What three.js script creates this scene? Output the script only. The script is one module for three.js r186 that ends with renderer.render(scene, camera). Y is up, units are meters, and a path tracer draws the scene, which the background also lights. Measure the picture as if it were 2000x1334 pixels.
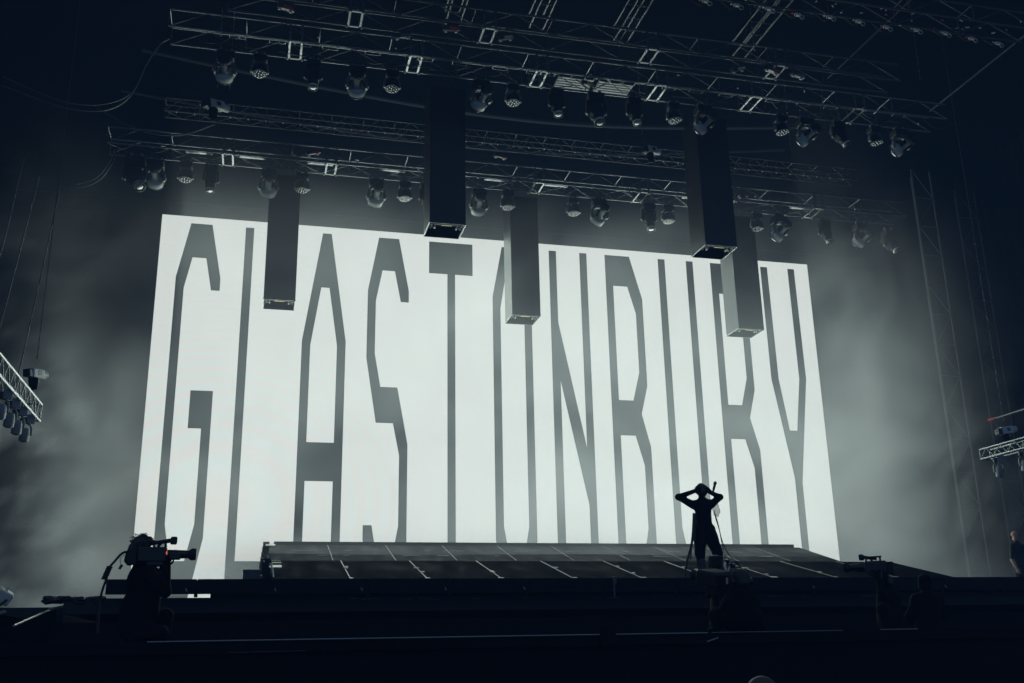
import * as THREE from 'three';
import { RoundedBoxGeometry } from 'three/addons/geometries/RoundedBoxGeometry.js';
import { mergeGeometries } from 'three/addons/utils/BufferGeometryUtils.js';
import { MarchingCubes } from 'three/addons/objects/MarchingCubes.js';
import { RectAreaLightUniformsLib } from 'three/addons/lights/RectAreaLightUniformsLib.js';
import { ImprovedNoise } from 'three/addons/math/ImprovedNoise.js';

// ------------------------------------------------------------------ camera, sky, light, exposure
const scene = new THREE.Scene();
const camera = new THREE.PerspectiveCamera(37.237, 1024 / 683, 0.1, 400);
camera.position.set(0, 1.7, 0);                                   // eye height in the pit, left of the stage centre
{
  const m = new THREE.Matrix4().makeBasis(new THREE.Vector3(0.970394, -0.018976, 0.24078), new THREE.Vector3(-0.052536, 0.956455, 0.287112), new THREE.Vector3(-0.235744, -0.291261, 0.927142));
  camera.quaternion.setFromRotationMatrix(m);
}
const renderer = new THREE.WebGLRenderer({ antialias: true });
renderer.setSize(1024, 683);
renderer.toneMapping = THREE.LinearToneMapping;
renderer.toneMappingExposure = 1;
renderer.shadowMap.enabled = true;
RectAreaLightUniformsLib.init();

const SKY = { zenith: [0.1, 0.175, 0.3], horizon: [0.105, 0.18, 0.29] };   // last blue of dusk over the field
{
  const W = 64, H = 32, d = new Float32Array(W * H * 4);
  for (let r = 0; r < H; r++) for (let c = 0; c < W; c++) {
    const up = Math.max(0, Math.sin(((r + 0.5) / H - 0.5) * Math.PI)), k = Math.sqrt(up);
    for (let i = 0; i < 3; i++) d[(r * W + c) * 4 + i] = SKY.horizon[i] * (1 - k) + SKY.zenith[i] * k;
    d[(r * W + c) * 4 + 3] = 1;
  }
  const t = new THREE.DataTexture(d, W, H, THREE.RGBAFormat, THREE.FloatType);
  t.mapping = THREE.EquirectangularReflectionMapping; t.magFilter = THREE.LinearFilter; t.needsUpdate = true;
  scene.background = t; scene.environment = t;
}
scene.fog = new THREE.FogExp2(new THREE.Color().setRGB(0.24, 0.48, 1), 0.0032);   // thin blue haze all through the air

const SCREEN = { x0: -3.25, x1: 18.465, y0: 2.76, y1: 14.57, z: -30 };
{
  const l = new THREE.RectAreaLight(new THREE.Color(0.82, 1.0, 0.885), 2.15, SCREEN.x1 - SCREEN.x0, SCREEN.y1 - SCREEN.y0);
  l.name = 'screen_glow';
  l.position.set((SCREEN.x0 + SCREEN.x1) / 2, (SCREEN.y0 + SCREEN.y1) / 2, SCREEN.z + 0.05);
  l.lookAt(l.position.x, l.position.y, 0);
  scene.add(l);
}

// ------------------------------------------------------------------ helpers
let seed = 20240629;
const rnd = () => { seed = (seed + 0x6d2b79f5) | 0; let t = Math.imul(seed ^ (seed >>> 15), 1 | seed); t = (t + Math.imul(t ^ (t >>> 7), 61 | t)) ^ t; return ((t ^ (t >>> 14)) >>> 0) / 4294967296; };
const rr = (a, b) => a + (b - a) * rnd();
const V = (x, y, z) => new THREE.Vector3(x, y, z);
const perlin = new ImprovedNoise();
const fbm = (x, y, z, n = 4) => { let s = 0, a = 0.5; for (let i = 0; i < n; i++) { s += a * perlin.noise(x, y, z); x *= 2.03; y *= 2.03; z *= 2.03; a *= 0.5; } return s; };
const used = {};
function numbered(n) { used[n] = (used[n] ?? 0) + 1; return used[n] === 1 ? n : n + '_' + String(used[n] - 1).padStart(3, '0'); }
function describe(o, label, category, group, kind) {
  o.userData.label = label; if (category) o.userData.category = category;
  if (group) o.userData.group = group; if (kind) o.userData.kind = kind;
  return o;
}
function thing(name, label, category, [x, y, z] = [0, 0, 0], group, kind) {
  const o = new THREE.Group(); o.name = numbered(name); o.position.set(x, y, z); scene.add(o);
  return describe(o, label, category, group, kind);
}
function part(name, g, m, parent, pos, rot) {
  const geo = Array.isArray(g) ? mergeGeometries(g.map((q) => (q.index ? q.toNonIndexed() : q)).map((q) => { for (const k of Object.keys(q.attributes)) if (!['position', 'normal', 'uv'].includes(k)) q.deleteAttribute(k); return q; })) : g;
  const o = new THREE.Mesh(geo, m); o.name = parent === scene ? numbered(name) : name; o.castShadow = o.receiveShadow = true;
  if (pos) o.position.set(...pos); if (rot) o.rotation.set(...rot);
  parent.add(o); return o;
}
const box = (w, h, d, x = 0, y = 0, z = 0, rx = 0, ry = 0, rz = 0) => new THREE.BoxGeometry(w, h, d).applyMatrix4(new THREE.Matrix4().compose(V(x, y, z), new THREE.Quaternion().setFromEuler(new THREE.Euler(rx, ry, rz)), V(1, 1, 1)));
const rbox = (w, h, d, r, x = 0, y = 0, z = 0, rx = 0, ry = 0, rz = 0) => new RoundedBoxGeometry(w, h, d, 2, r).applyMatrix4(new THREE.Matrix4().compose(V(x, y, z), new THREE.Quaternion().setFromEuler(new THREE.Euler(rx, ry, rz)), V(1, 1, 1)));
const UP = V(0, 1, 0);
function rod(a, b, ra, rb = ra, n = 10) {                          // a tapered bar from a to b, as geometry
  const d = b.clone().sub(a), g = new THREE.CylinderGeometry(rb, ra, d.length(), n);
  g.applyQuaternion(new THREE.Quaternion().setFromUnitVectors(UP, d.normalize())); g.translate((a.x + b.x) / 2, (a.y + b.y) / 2, (a.z + b.z) / 2);
  return g;
}
const UNIT = new THREE.CylinderGeometry(1, 1, 1, 8);
function member(name, a, b, r, m, parent) {                        // a bar of a truss: shares one geometry
  const d = b.clone().sub(a), o = new THREE.Mesh(UNIT, m); o.name = name; o.castShadow = o.receiveShadow = true;
  o.scale.set(r, d.length(), r); o.quaternion.setFromUnitVectors(UP, d.clone().normalize()); o.position.copy(a).add(b).multiplyScalar(0.5);
  parent.add(o); return o;
}
const tube = (pts, r, seg = 40, n = 6) => new THREE.TubeGeometry(new THREE.CatmullRomCurve3(pts.map((p) => (p.isVector3 ? p : V(...p)))), seg, r, n);
function noiseMap(w, h, f) {
  const d = new Uint8Array(w * h * 4);
  for (let y = 0; y < h; y++) for (let x = 0; x < w; x++) { const c = f(x, y); for (let i = 0; i < 3; i++) d[(y * w + x) * 4 + i] = Math.max(0, Math.min(255, Array.isArray(c) ? c[i] : c)); d[(y * w + x) * 4 + 3] = 255; }
  const t = new THREE.DataTexture(d, w, h); t.wrapS = t.wrapT = THREE.RepeatWrapping; t.magFilter = THREE.LinearFilter; t.minFilter = THREE.LinearMipmapLinearFilter; t.generateMipmaps = true; t.needsUpdate = true; return t;
}
const std = (r, g, b, rough, metal = 0, more = {}) => new THREE.MeshStandardMaterial({ color: new THREE.Color().setRGB(r, g, b), roughness: rough, metalness: metal, ...more });
const scuff = noiseMap(256, 256, (x, y) => 150 + 160 * fbm(x / 40, y / 40, 3.1, 4) + 60 * fbm(x / 6, y / 6, 9.2, 2));
const M = {
  alu: std(0.25, 0.26, 0.265, 0.42, 0.75, { roughnessMap: scuff }),
  dimAlu: std(0.085, 0.09, 0.095, 0.5, 0.6, { roughnessMap: scuff }),
  steel: std(0.3, 0.31, 0.32, 0.4, 0.8),
  black: std(0.006, 0.0065, 0.008, 0.65, 0),
  gloss: std(0.01, 0.011, 0.013, 0.34),
  panel: std(0.01, 0.011, 0.014, 0.36),
  dullCloth: new THREE.MeshPhysicalMaterial({ color: new THREE.Color().setRGB(0.003, 0.004, 0.006), roughness: 1, specularIntensity: 0 }),
  cloth: new THREE.MeshPhysicalMaterial({ color: new THREE.Color().setRGB(0.011, 0.0125, 0.0145), roughness: 1, specularIntensity: 0 }),
  drape: new THREE.MeshPhysicalMaterial({ color: new THREE.Color().setRGB(0.007, 0.009, 0.013), roughness: 1, specularIntensity: 0 }),
  rubber: std(0.015, 0.015, 0.017, 0.7),
  shell: std(0.58, 0.6, 0.57, 0.42, 0, { roughnessMap: scuff }),
  lens: std(0.9, 0.92, 0.9, 0.12, 1),
  glass: new THREE.MeshPhysicalMaterial({ color: 0x0c1014, roughness: 0.06, clearcoat: 1, clearcoatRoughness: 0.03 }),
  white: std(0.62, 0.61, 0.54, 0.5),
  red: std(0.5, 0.03, 0.02, 0.5),
  yellow: std(0.85, 0.7, 0.3, 0.5),
  blue: std(0.08, 0.14, 0.24, 0.5),
  yoke: std(0.16, 0.17, 0.17, 0.35),
  slat: std(0.22, 0.235, 0.25, 0.5),
  grey: std(0.28, 0.29, 0.29, 0.45),
  lip: new THREE.MeshPhysicalMaterial({ color: new THREE.Color().setRGB(0.004, 0.005, 0.007), roughness: 0.6, specularIntensity: 0.35 }),
  lamp: std(0.42, 0.44, 0.43, 0.3, 1),
  skin: std(0.42, 0.25, 0.18, 0.55),
  hair: std(0.02, 0.014, 0.01, 0.55),
  seam: std(0.34, 0.34, 0.31, 0.45, 0.5),
  brick: std(0.1, 0.1, 0.1, 0.8),
};

// ------------------------------------------------------------------ ground, stage house
{
  const grassMap = noiseMap(256, 256, (x, y) => { const n = fbm(x / 30, y / 30, 1.7, 5); return [70 + 60 * n, 84 + 70 * n, 50 + 40 * n]; }); grassMap.colorSpace = THREE.SRGBColorSpace; grassMap.repeat.set(90, 90);
  const g = new THREE.PlaneGeometry(600, 600, 60, 60).rotateX(-Math.PI / 2); const p = g.attributes.position;
  for (let i = 0; i < p.count; i++) p.setY(i, 0.06 * fbm(p.getX(i) * 0.05, 0.2, p.getZ(i) * 0.05, 3));
  describe(part('ground', g, new THREE.MeshStandardMaterial({ map: grassMap, color: 0x8a8a8a, roughness: 1 }), scene, [0, -0.06, 0]), 'dark trampled field in front of the stage', 'ground', null, 'structure');
}
const FLOOR = 2.54;
{
  const t = thing('stage_floor', 'black main stage floor with a plain black front wall', 'stage', [0, 0, 0], null, 'structure');
  part('floor_slab', box(22, 0.22, 16, 8.35, FLOOR - 0.11, -24.3), M.black, t);
  part('floor_slab', box(18, 0.22, 17, -11.75, 2.45 - 0.11, -25.5), M.black, t);
  part('floor_slab', box(20, 0.22, 16, 29.4, FLOOR - 0.11, -24.3), M.black, t);
  part('front_wall', box(52, 2.2, 0.12, 12, 1.1, -16.5), M.cloth, t);
}
function pleated(w, h, fold, depth, sag = 0) {                     // a hanging cloth with soft vertical folds
  const nx = Math.ceil(w / fold * 8), ny = 8, g = new THREE.PlaneGeometry(w, h, nx, ny), p = g.attributes.position;
  for (let i = 0; i < p.count; i++) { const x = p.getX(i), y = p.getY(i); p.setZ(i, depth * Math.sin((x / fold) * 6.283 + 0.6 * Math.sin(y * 0.5 + x)) + depth * 2 * fbm(x * 0.7, y * 0.12, 5) + sag * Math.cos(y)); }
  g.computeVertexNormals(); return g;
}
{
  const t = thing('stage_roof', 'dark roof over the stage with a sagging cloth hem', 'roof', [0, 0, 0], null, 'structure');
  part('roof_skin', box(56, 0.2, 24, 8, 19.6, -22), M.dullCloth, t);
  const hem = [[-4, 18.95, -28], [-0.7, 18.56, -28], [4.5, 18.08, -28], [7.5, 17.98, -28], [9.85, 18.04, -28], [13, 18.31, -28], [18, 18.9, -28]];
  part('roof_hem', tube(hem, 0.09, 60, 8), std(0.02, 0.024, 0.034, 0.9), t);
  part('roof_hem', tube(hem.map(([x, y, z]) => [x - 0.6, y - 0.85 + 0.02 * x, z - 0.9]), 0.06, 60, 8), std(0.02, 0.024, 0.034, 0.9), t);
}
describe(part('back_drape', pleated(52, 20, 1.8, 0.008), M.drape, scene, [9, 10, -31.6]), 'black pleated cloth hanging across the back of the stage behind the screen', 'drape', null, 'structure');
describe(part('side_drape', pleated(16, 20, 0.5, 0.06), M.drape, scene, [-9.2, 10, -23.6], [0, Math.PI / 2, 0]), 'black pleated cloth closing the left side of the stage', 'drape', null, 'structure');
describe(part('side_drape', pleated(16, 20, 0.62, 0.08), M.drape, scene, [26.5, 10, -23.6], [0, -Math.PI / 2, 0]), 'black wrinkled cloth closing the right side of the stage', 'drape', null, 'structure');

// ------------------------------------------------------------------ the screen and its lettering
{
  const { x0, x1, y0, y1, z } = SCREEN, W = x1 - x0, H = y1 - y0;
  const t = thing('video_screen', 'huge white video wall showing the word GLASTONBURY in tall grey capital letters', 'screen', [x0, y0, z]);
  const tiles = noiseMap(2048, 1024, (x, y) => { const tx = Math.floor(x / 2048 * 43), ty = Math.floor(y / 1024 * 12), k = Math.sin(tx * 127.1 + ty * 311.7) * 43758.5453, v = k - Math.floor(k), mx = (x / 2048) * 21.7, my = (y / 1024) * 11.8, r = Math.hypot(mx - 2.2, (my - 3.2) * 1.25), m = Math.sin(r * r * 1.55 + 0.5 * my) * 4.5 * Math.exp(-Math.pow(mx / 7, 2)); return [243 + 3 * v + m, 244 + 3 * v - 0.5 * m, 243.5 + 3 * v - 0.7 * m]; });
  tiles.colorSpace = THREE.SRGBColorSpace; 
  const face = new THREE.MeshStandardMaterial({ color: 0x050505, roughness: 0.7, emissive: new THREE.Color(0.95, 1.0, 0.955), emissiveIntensity: 0.81, emissiveMap: tiles });
  part('screen_face', new THREE.PlaneGeometry(W, H), face, t, [W / 2, H / 2, 0]);
  part('cabinet_back', box(W + 0.04, H + 0.04, 0.18, W / 2, H / 2, -0.1), M.black, t);
  const B = 2.98, T = 14.345;
  const word = {
    G: [[-2.39, T], [-1.77, T], [-1.43, 12.62], [-1.43, 12.22], [-1.68, 12.22], [-1.88, 13.24], [-2.28, 13.24], [-2.465, 12.25], [-2.465, 5.24], [-2.28, 4.235], [-1.88, 4.235], [-1.68, 5.25], [-1.68, 7.985], [-2.05, 7.985], [-2.05, 9.11], [-1.42, 9.11], [-1.42, 4.86], [-1.77, B], [-2.39, B], [-2.715, 4.86], [-2.715, 12.58]],
    L: [[-0.775, T], [-0.525, T], [-0.525, 4.235], [0.3, 4.235], [0.3, B], [-0.775, B]],
    A: [[1.57, T], [1.84, T], [2.375, 10.83], [2.375, B], [2.12, B], [2.12, 6.53], [1.31, 6.53], [1.31, B], [1.06, B], [1.06, 10.79]],
    S: [[3.33, T], [3.97, T], [4.30, 12.6], [4.30, 12.22], [4.05, 12.22], [3.85, 13.24], [3.46, 13.24], [3.27, 12.22], [3.27, 10.5], [3.46, 9.45], [3.98, 9.45], [4.31, 7.69], [4.31, 4.8], [3.96, B], [3.35, B], [3.025, 4.86], [3.025, 5.27], [3.28, 5.27], [3.46, 4.235], [3.87, 4.235], [4.06, 5.26], [4.06, 7.35], [3.86, 8.33], [3.34, 8.33], [3.015, 10.35], [3.015, 12.55]],
    T: [[4.94, T], [6.36, T], [6.36, 13.26], [5.785, 13.26], [5.785, B], [5.535, B], [5.535, 13.26], [4.94, 13.26]],
    O: [[7.34, T], [7.96, T], [8.30, 12.59], [8.30, 4.86], [7.97, B], [7.34, B], [7.01, 4.86], [7.01, 12.59]],
    N: [[8.94, T], [9.19, T], [9.19, 11.87], [10.0, 7.75], [10.0, T], [10.25, T], [10.25, B], [10.0, B], [10.0, 5.95], [9.205, 9.9], [9.205, B], [8.94, B]],
    B: [[10.89, T], [11.76, T], [12.15, 12.84], [12.15, 9.86], [11.9, 8.91], [12.155, 7.83], [12.155, 4.8], [11.8, B], [10.89, B]],
    U: [[12.795, T], [13.045, T], [13.045, 5.28], [13.24, 4.235], [13.63, 4.235], [13.825, 5.28], [13.825, T], [14.075, T], [14.075, 4.86], [13.75, B], [13.12, B], [12.795, 4.86]],
    R: [[14.72, T], [15.59, T], [15.98, 12.84], [15.98, 9.88], [15.72, 8.92], [15.985, 7.84], [15.975, B], [15.725, B], [15.725, 7.24], [15.48, 8.19], [14.975, 8.19], [14.975, B], [14.72, B]],
    Y: [[16.62, T], [16.88, T], [16.91, 10.31], [17.14, 8.54], [17.41, 8.54], [17.685, 10.33], [17.67, T], [17.92, T], [17.945, 10.35], [17.41, 6.8], [17.395, B], [17.145, B], [17.145, 6.95], [16.64, 10.3]],
  };
  const holes = {
    A: [[[1.58, 12.54], [1.83, 12.54], [2.115, 10.68], [2.115, 7.68], [1.315, 7.68], [1.315, 10.66]]],
    O: [[[7.43, 13.2], [7.86, 13.2], [8.05, 12.22], [8.05, 5.27], [7.86, 4.235], [7.45, 4.235], [7.265, 5.27], [7.265, 12.22]]],
    B: [[[11.145, 13.26], [11.64, 13.26], [11.895, 12.32], [11.895, 10.3], [11.64, 9.345], [11.145, 9.345]], [[11.145, 8.19], [11.65, 8.19], [11.905, 7.23], [11.905, 5.25], [11.7, 4.235], [11.145, 4.235]]],
    R: [[[14.975, 13.24], [15.47, 13.24], [15.725, 12.32], [15.725, 10.28], [15.47, 9.34], [14.975, 9.34]]],
  };
  for (const [k, pts] of Object.entries(word)) {
    const s = new THREE.Shape(pts.map(([x, y]) => new THREE.Vector2(x - x0, y - y0)));
    for (const h of holes[k] ?? []) s.holes.push(new THREE.Path(h.map(([x, y]) => new THREE.Vector2(x - x0, y - y0))));
    const o = part('letter', new THREE.ExtrudeGeometry(s, { depth: 0.004, bevelEnabled: false }), std(0.03, 0.03, 0.032, 0.6), t, [0, 0, 0.003]);
    o.userData.label = 'grey letter ' + k + ' on the white screen';
  }
  const h = thing('header_panel', 'black cloth border above the screen with a thin seam along it', 'panel', [7.6, 14.6, -30.15]);
  part('border_cloth', box(30, 0.42, 0.05, 0, 0.21, 0), M.drape, h);
  part('border_cloth', pleated(30, 3.2, 3, 0.01), M.drape, h, [0, 2.06, 0.01]);
  part('seam_pipe', rod(V(-15, 0.44, 0.06), V(15, 0.4, 0.06), 0.018), M.dimAlu, h);
}

// ------------------------------------------------------------------ smoke
{
  const geos = [];
  const ss = THREE.MathUtils.smoothstep;
  const dens = (x, y, z) => {                                      // the smoke sinks and narrows towards the audience
    const q = (z + 30) * 0.42, top = 15.7 - q * 0.9, r = 17.9 - (z + 30) * 0.5, over = 1 - 0.94 * ss(y, top - 2.2, top + 1.6);
    if (x < -2.6) { const out = -2.6 - x; return (1.15 + 3.0 * ss(out, 0, 2.2)) * (0.12 + 0.88 * (1 - ss(y, 6.8 - q * 0.5, 12.5 - q))) * Math.exp(-Math.pow(out / 5.2, 3)) * over; }
    if (x > r) { const out = x - r; return (0.95 + 0.55 * ss(out, 0, 1.8)) * (1 - 0.9 * ss(y, top - 2.5, top + 2.8)) * Math.exp(-Math.pow(out / (4.3 - 0.12 * Math.max(0, y - 6)), 2)); }
    return 0.95 * over * (0.72 + 0.34 * (1 - ss(y, 5, 12)));
  };
  const sheet = (z, k, s, side = 1, X0 = -9, X1 = 25, Y0 = 2.6, Y1 = 18, nx = 150, ny = 72, f = dens) => {
    const g = new THREE.PlaneGeometry(X1 - X0, Y1 - Y0, nx, ny), p = g.attributes.position, c = new Float32Array(p.count * 4);
    for (let i = 0; i < p.count; i++) {
      const x = p.getX(i) + (X0 + X1) / 2, y = p.getY(i) + (Y0 + Y1) / 2, out = Math.max(0, Math.abs(x - 7.6) - 11);
      const w = fbm(x * 0.16 + 3, y * 0.16, z * 0.1 + s * 0.02, 2), w2 = fbm(x * 0.16, y * 0.16 + 9, z * 0.1, 2);
      const far = THREE.MathUtils.clamp(out / 2.5, 0, 1);
      const big = fbm(x * 0.17 + w * 1.9 + 1.3, y * 0.2 + w2 * 1.9, z * 0.11, 5), fine = fbm(x * 0.5 + w * 3, y * 0.62 + w2 * 3, z * 0.25 + s, 4);
      let puff = 0; for (let o = 0, a = 0.6, q = 0.38; o < 4; o++, a *= 0.55, q *= 2.1) puff += a * Math.abs(perlin.noise(x * q + w * 2.2 + o * 7, y * q * 1.2 + w2 * 2.2, z * q * 0.3 + 4));
      let n = big + 0.35 * fine;
      const edge = Math.min(1, (x - X0) / 2.5, (X1 - x) / 2.5, (Y1 - y) / 1.5);
      n = THREE.MathUtils.lerp(THREE.MathUtils.clamp(0.5 + n * 1.1, 0.1, 1.2), 0.04 + 1.65 * ss(big * 1.1 + puff * 1.6 - 0.42, -0.2, 0.36), far * (1 - 0.55 * ss(y, 6.5, 10.5)));
      c[i * 4] = c[i * 4 + 1] = c[i * 4 + 2] = 1; c[i * 4 + 3] = THREE.MathUtils.clamp(k * f(x, y, z) * n * THREE.MathUtils.lerp(z > -26.5 && z < -22 ? 0.65 + 1.35 * ss(x, 1.5, 6.5) * (1 - ss(y, 8.6, 12.4)) + 0.6 * ss(x, 9, 15) : 0.9, side, far) * Math.max(0, edge), 0, 0.9);
      p.setXYZ(i, x, y, z + 0.7 * fbm(x * 0.11, y * 0.13 + s, s, 2) + 0.045 * Math.pow(out, 1.5));
    }
    g.setAttribute('color', new THREE.BufferAttribute(c, 4)); g.deleteAttribute('uv'); g.computeVertexNormals(); geos.push(g);
  };
  for (const [i, [z, k, side]] of [[-29.1, 0.088, 0.4], [-28.3, 0.088, 2.1], [-27.6, 0.088, 0.5], [-25.6, 0.072, 2.3], [-24.7, 0.07, 0.8], [-23.8, 0.06, 0.9]].entries()) sheet(z, k, i * 1.37 + 0.4, side);
  const low = (x, y) => Math.exp(-Math.pow((y - 3.3) / 0.55, 2)) * Math.exp(-Math.pow((x - 5) / 9, 4));
  sheet(-20.6, 0.75, 9.3, 1, -3, 16, 2.8, 5.2, 110, 20, low); sheet(-19.3, 0.16, 11.1, 1, -3, 16, 2.8, 5, 110, 20, low);
  const m = new THREE.MeshPhysicalMaterial({ color: new THREE.Color(0.93, 0.94, 0.95), vertexColors: true, transparent: true, roughness: 1, transmission: 0.6, thickness: 0, specularIntensity: 0, side: THREE.DoubleSide, depthWrite: false });
  const o = new THREE.Mesh(mergeGeometries(geos), m); o.name = 'smoke'; scene.add(o);
  describe(o, 'drifting pale smoke lit by the screen at the back of the stage', 'smoke', null, 'stuff');
}

// ------------------------------------------------------------------ raked decks and stage front
function deck(name, label, X0, n, w, y0, z0, y1, z1, seams, dm) {
  const t = thing(name, label, 'deck', [X0, y0, z0]);
  const dy = y1 - y0, dz = z1 - z0, len = Math.hypot(dy, dz), a = Math.atan2(dy, -dz);
  for (let i = 0; i < n; i++) {
    const g = rbox(w - 0.012, 0.06, len, 0.006); const uv = g.attributes.uv; for (let k = 0; k < uv.count; k++) uv.setXY(k, uv.getX(k) * w * 0.35 + i * 0.37, uv.getY(k) * len * 0.35);
    part('deck_panel', g, dm ?? M.deck, t, [(i + 0.5) * w, dy / 2 - 0.03, dz / 2 + rr(-0.004, 0.004)], [a, 0, 0]);
  }
  for (let i = 1; i < n; i++) {
    part('seam_strip', box(seams ? 0.013 : 0.009, 0.01, len, 0, 0, 0), seams ? M.seam : M.dimAlu, t, [i * w, dy / 2 + 0.004, dz / 2], [a, 0, 0]);
    if (seams) for (let k = 0; k < 3; k++) { const f = k === 0 ? 0.04 : rr(0.2, 0.75); part('seam_clip', rbox(rr(0.05, 0.1), 0.02, 0.06, 0.005), M.seam, t, [i * w + rr(-0.02, 0.04), dy * f + 0.008, dz * f], [a, 0, 0]); }
  }
  part('side_board', new THREE.ExtrudeGeometry(new THREE.Shape([[0, -0.26], [0, -0.06], [-dz, dy - 0.06], [-dz, -0.26]].map((q) => new THREE.Vector2(...q))), { depth: 0.03, bevelEnabled: false }), M.black, t, [n * w - 0.03, 0, 0], [0, Math.PI / 2, 0]);
  part('side_board', new THREE.ExtrudeGeometry(new THREE.Shape([[0, -0.26], [0, -0.06], [-dz, dy - 0.06], [-dz, -0.26]].map((q) => new THREE.Vector2(...q))), { depth: 0.03, bevelEnabled: false }), M.black, t, [0, 0, 0], [0, Math.PI / 2, 0]);
  part('back_board', box(n * w, dy + 0.2, 0.03, n * w / 2, (dy - 0.32) / 2, dz - 0.05), M.black, t);
  return t;
}
{
  const rough = noiseMap(512, 512, (x, y) => 205 + 120 * fbm(x / 50, y / 160, 2.2, 5) + 50 * (rnd() - 0.5)), bump = noiseMap(256, 256, () => 128 + 90 * (rnd() - 0.5));
  bump.repeat.set(6, 6);
  M.deck = new THREE.MeshPhysicalMaterial({ color: new THREE.Color().setRGB(0.007, 0.009, 0.014), roughness: 1, specularIntensity: 0.008, roughnessMap: rough, bumpMap: bump, bumpScale: 0.003 });
  M.wetDeck = M.deck.clone(); M.wetDeck.specularIntensity = 0.08;
  deck('raked_deck', 'front raked black deck with pale seams sloping up behind the stage lip', 0.27, 10, 1.225, 2.805, -16.45, 3.27, -18.5, true);
  const up = deck('raked_deck', 'rear raked black deck with thin seams below the white screen', 0.26, 10, 1.205, 3.4, -19.95, 3.86, -21.65, false, M.wetDeck);
  part('rear_ledge', box(11.85, 0.5, 0.5, 6.05, 0.29, -2.06), M.black, up);
  for (let i = 0; i < 26; i++) { const w = rr(0.1, 0.5), f = rnd() < 0.6 ? 0.62 : 0.3; part('worn_tape', box(w, 0.004, 0.014), M.dimAlu, up, [rr(0.3, 11.6), 0.46 * f + 0.005, -1.7 * f], [Math.atan2(0.46, 1.7), 0, 0]); }
}
{
  const t = thing('stage_lip', 'long dark stage front lip of butted modules above the pit', 'stage edge', [-2.06, 2.54, -16.2]);
  const w = 1.27;
  for (let i = 0; i < 24; i++) {
    const s = new THREE.Shape(); s.moveTo(0, 0.04); s.lineTo(0.05, 0.04); s.quadraticCurveTo(0.12, 0.05, 0.12, 0.13); s.lineTo(0.08, 0.15); s.lineTo(0.08, 0.255); s.lineTo(0, 0.255);
    const g = new THREE.ExtrudeGeometry(s, { depth: w - 0.014, bevelEnabled: false }).rotateY(Math.PI / 2).translate(i * w, 0, 0.16);
    part('lip_module', g, M.lip, t);
    if (i % 1 === 0 && i > 0 && rnd() < 0.85) part('joint_hook', rbox(0.018, 0.05, 0.02, 0.005), M.steel, t, [i * w - rr(0.08, 0.16), 0.09, 0.29], [0, 0, 0.5]);
    if (i > 0) part('lip_bracket', box(0.05, 0.24, 0.1), M.black, t, [i * w - 0.02, 0.12, 0.05]);
  }
  part('lip_post', [rbox(0.03, 0.34, 0.04, 0.01, 6 * w + 0.1, 0.1, 0.3), rbox(0.05, 0.1, 0.03, 0.01, 6 * w + 0.12, 0.2, 0.3)], M.dimAlu, t);
  part('cross_bar', box(30, 0.05, 0.05, 15, 0.2, 0.06), M.cloth, t);
  part('skirt', box(28, 0.28, 0.03, 15.45, 0.13, -0.18), M.cloth, t);
  for (let i = 0; i < 22; i++) part('cable_glint', rbox(rr(0.06, 0.3), 0.008, 0.02, 0.003), M.dimAlu, t, [rr(3, 14), rr(-0.06, -0.04), 0.14]);
}
{
  const t = thing('camera_pit_platform', 'low black platform in front of the stage where the camera crew work', 'platform', [-5, 0, -11]);
  part('platform_deck', box(36, 0.12, 3.2, 13, 1.79, -1.6), M.cloth, t);
  part('platform_wall', box(36, 1.72, 0.06, 13, 0.86, -0.08), M.cloth, t);
  for (const [a, b, y, r] of [[4.02, 8.72, 1.845, 0.008], [8.9, 10.0, 1.845, 0.007], [10.05, 11.7, 1.848, 0.004], [12.2, 12.7, 1.85, 0.006]]) part('edge_trim', rod(V(a, y, 0.012), V(b, y, 0.012), r), M.steel, t);
  part('edge_trim', rod(V(4.8, 1.73, 0.01), V(5.56, 1.735, 0.01), 0.004), M.dimAlu, t);
  part('edge_trim', rod(V(9.98, 1.75, 0.02), V(10.12, 1.79, 0.02), 0.008), M.steel, t);
  part('post', [box(0.16, 0.2, 0.06, 8.81, 1.83, 0.03)], M.cloth, t);
}
{
  const t = thing('stage_wing', 'left wing of the stage with a pale metal edge strip running back', 'stage edge', [0, 0, 0]);
  part('edge_strip', rod(V(-2.88, 2.43, -16.9), V(-2.855, 2.11, -14.2), 0.016), M.seam, t);
  part('wing_wall', new THREE.ExtrudeGeometry(new THREE.Shape([[11.5, 0], [11.5, 1.75], [14.2, 2.09], [16.9, 2.41], [16.9, 0]].map((q) => new THREE.Vector2(...q))), { depth: 0.06, bevelEnabled: false }).rotateY(Math.PI / 2), M.dullCloth, t, [-2.89, 0, 0]);
  part('wing_step', box(2.6, 0.08, 2.2, -4.3, 2.2, -15.2), M.dullCloth, t);
  part('wing_step', box(2.6, 0.08, 1.8, -4.3, 1.85, -13), M.dullCloth, t);
  part('angle_plate', box(0.22, 0.02, 0.1, -2.75, 2.42, -16.4, 0.2, 0, 0.2), M.steel, t);
}

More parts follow.
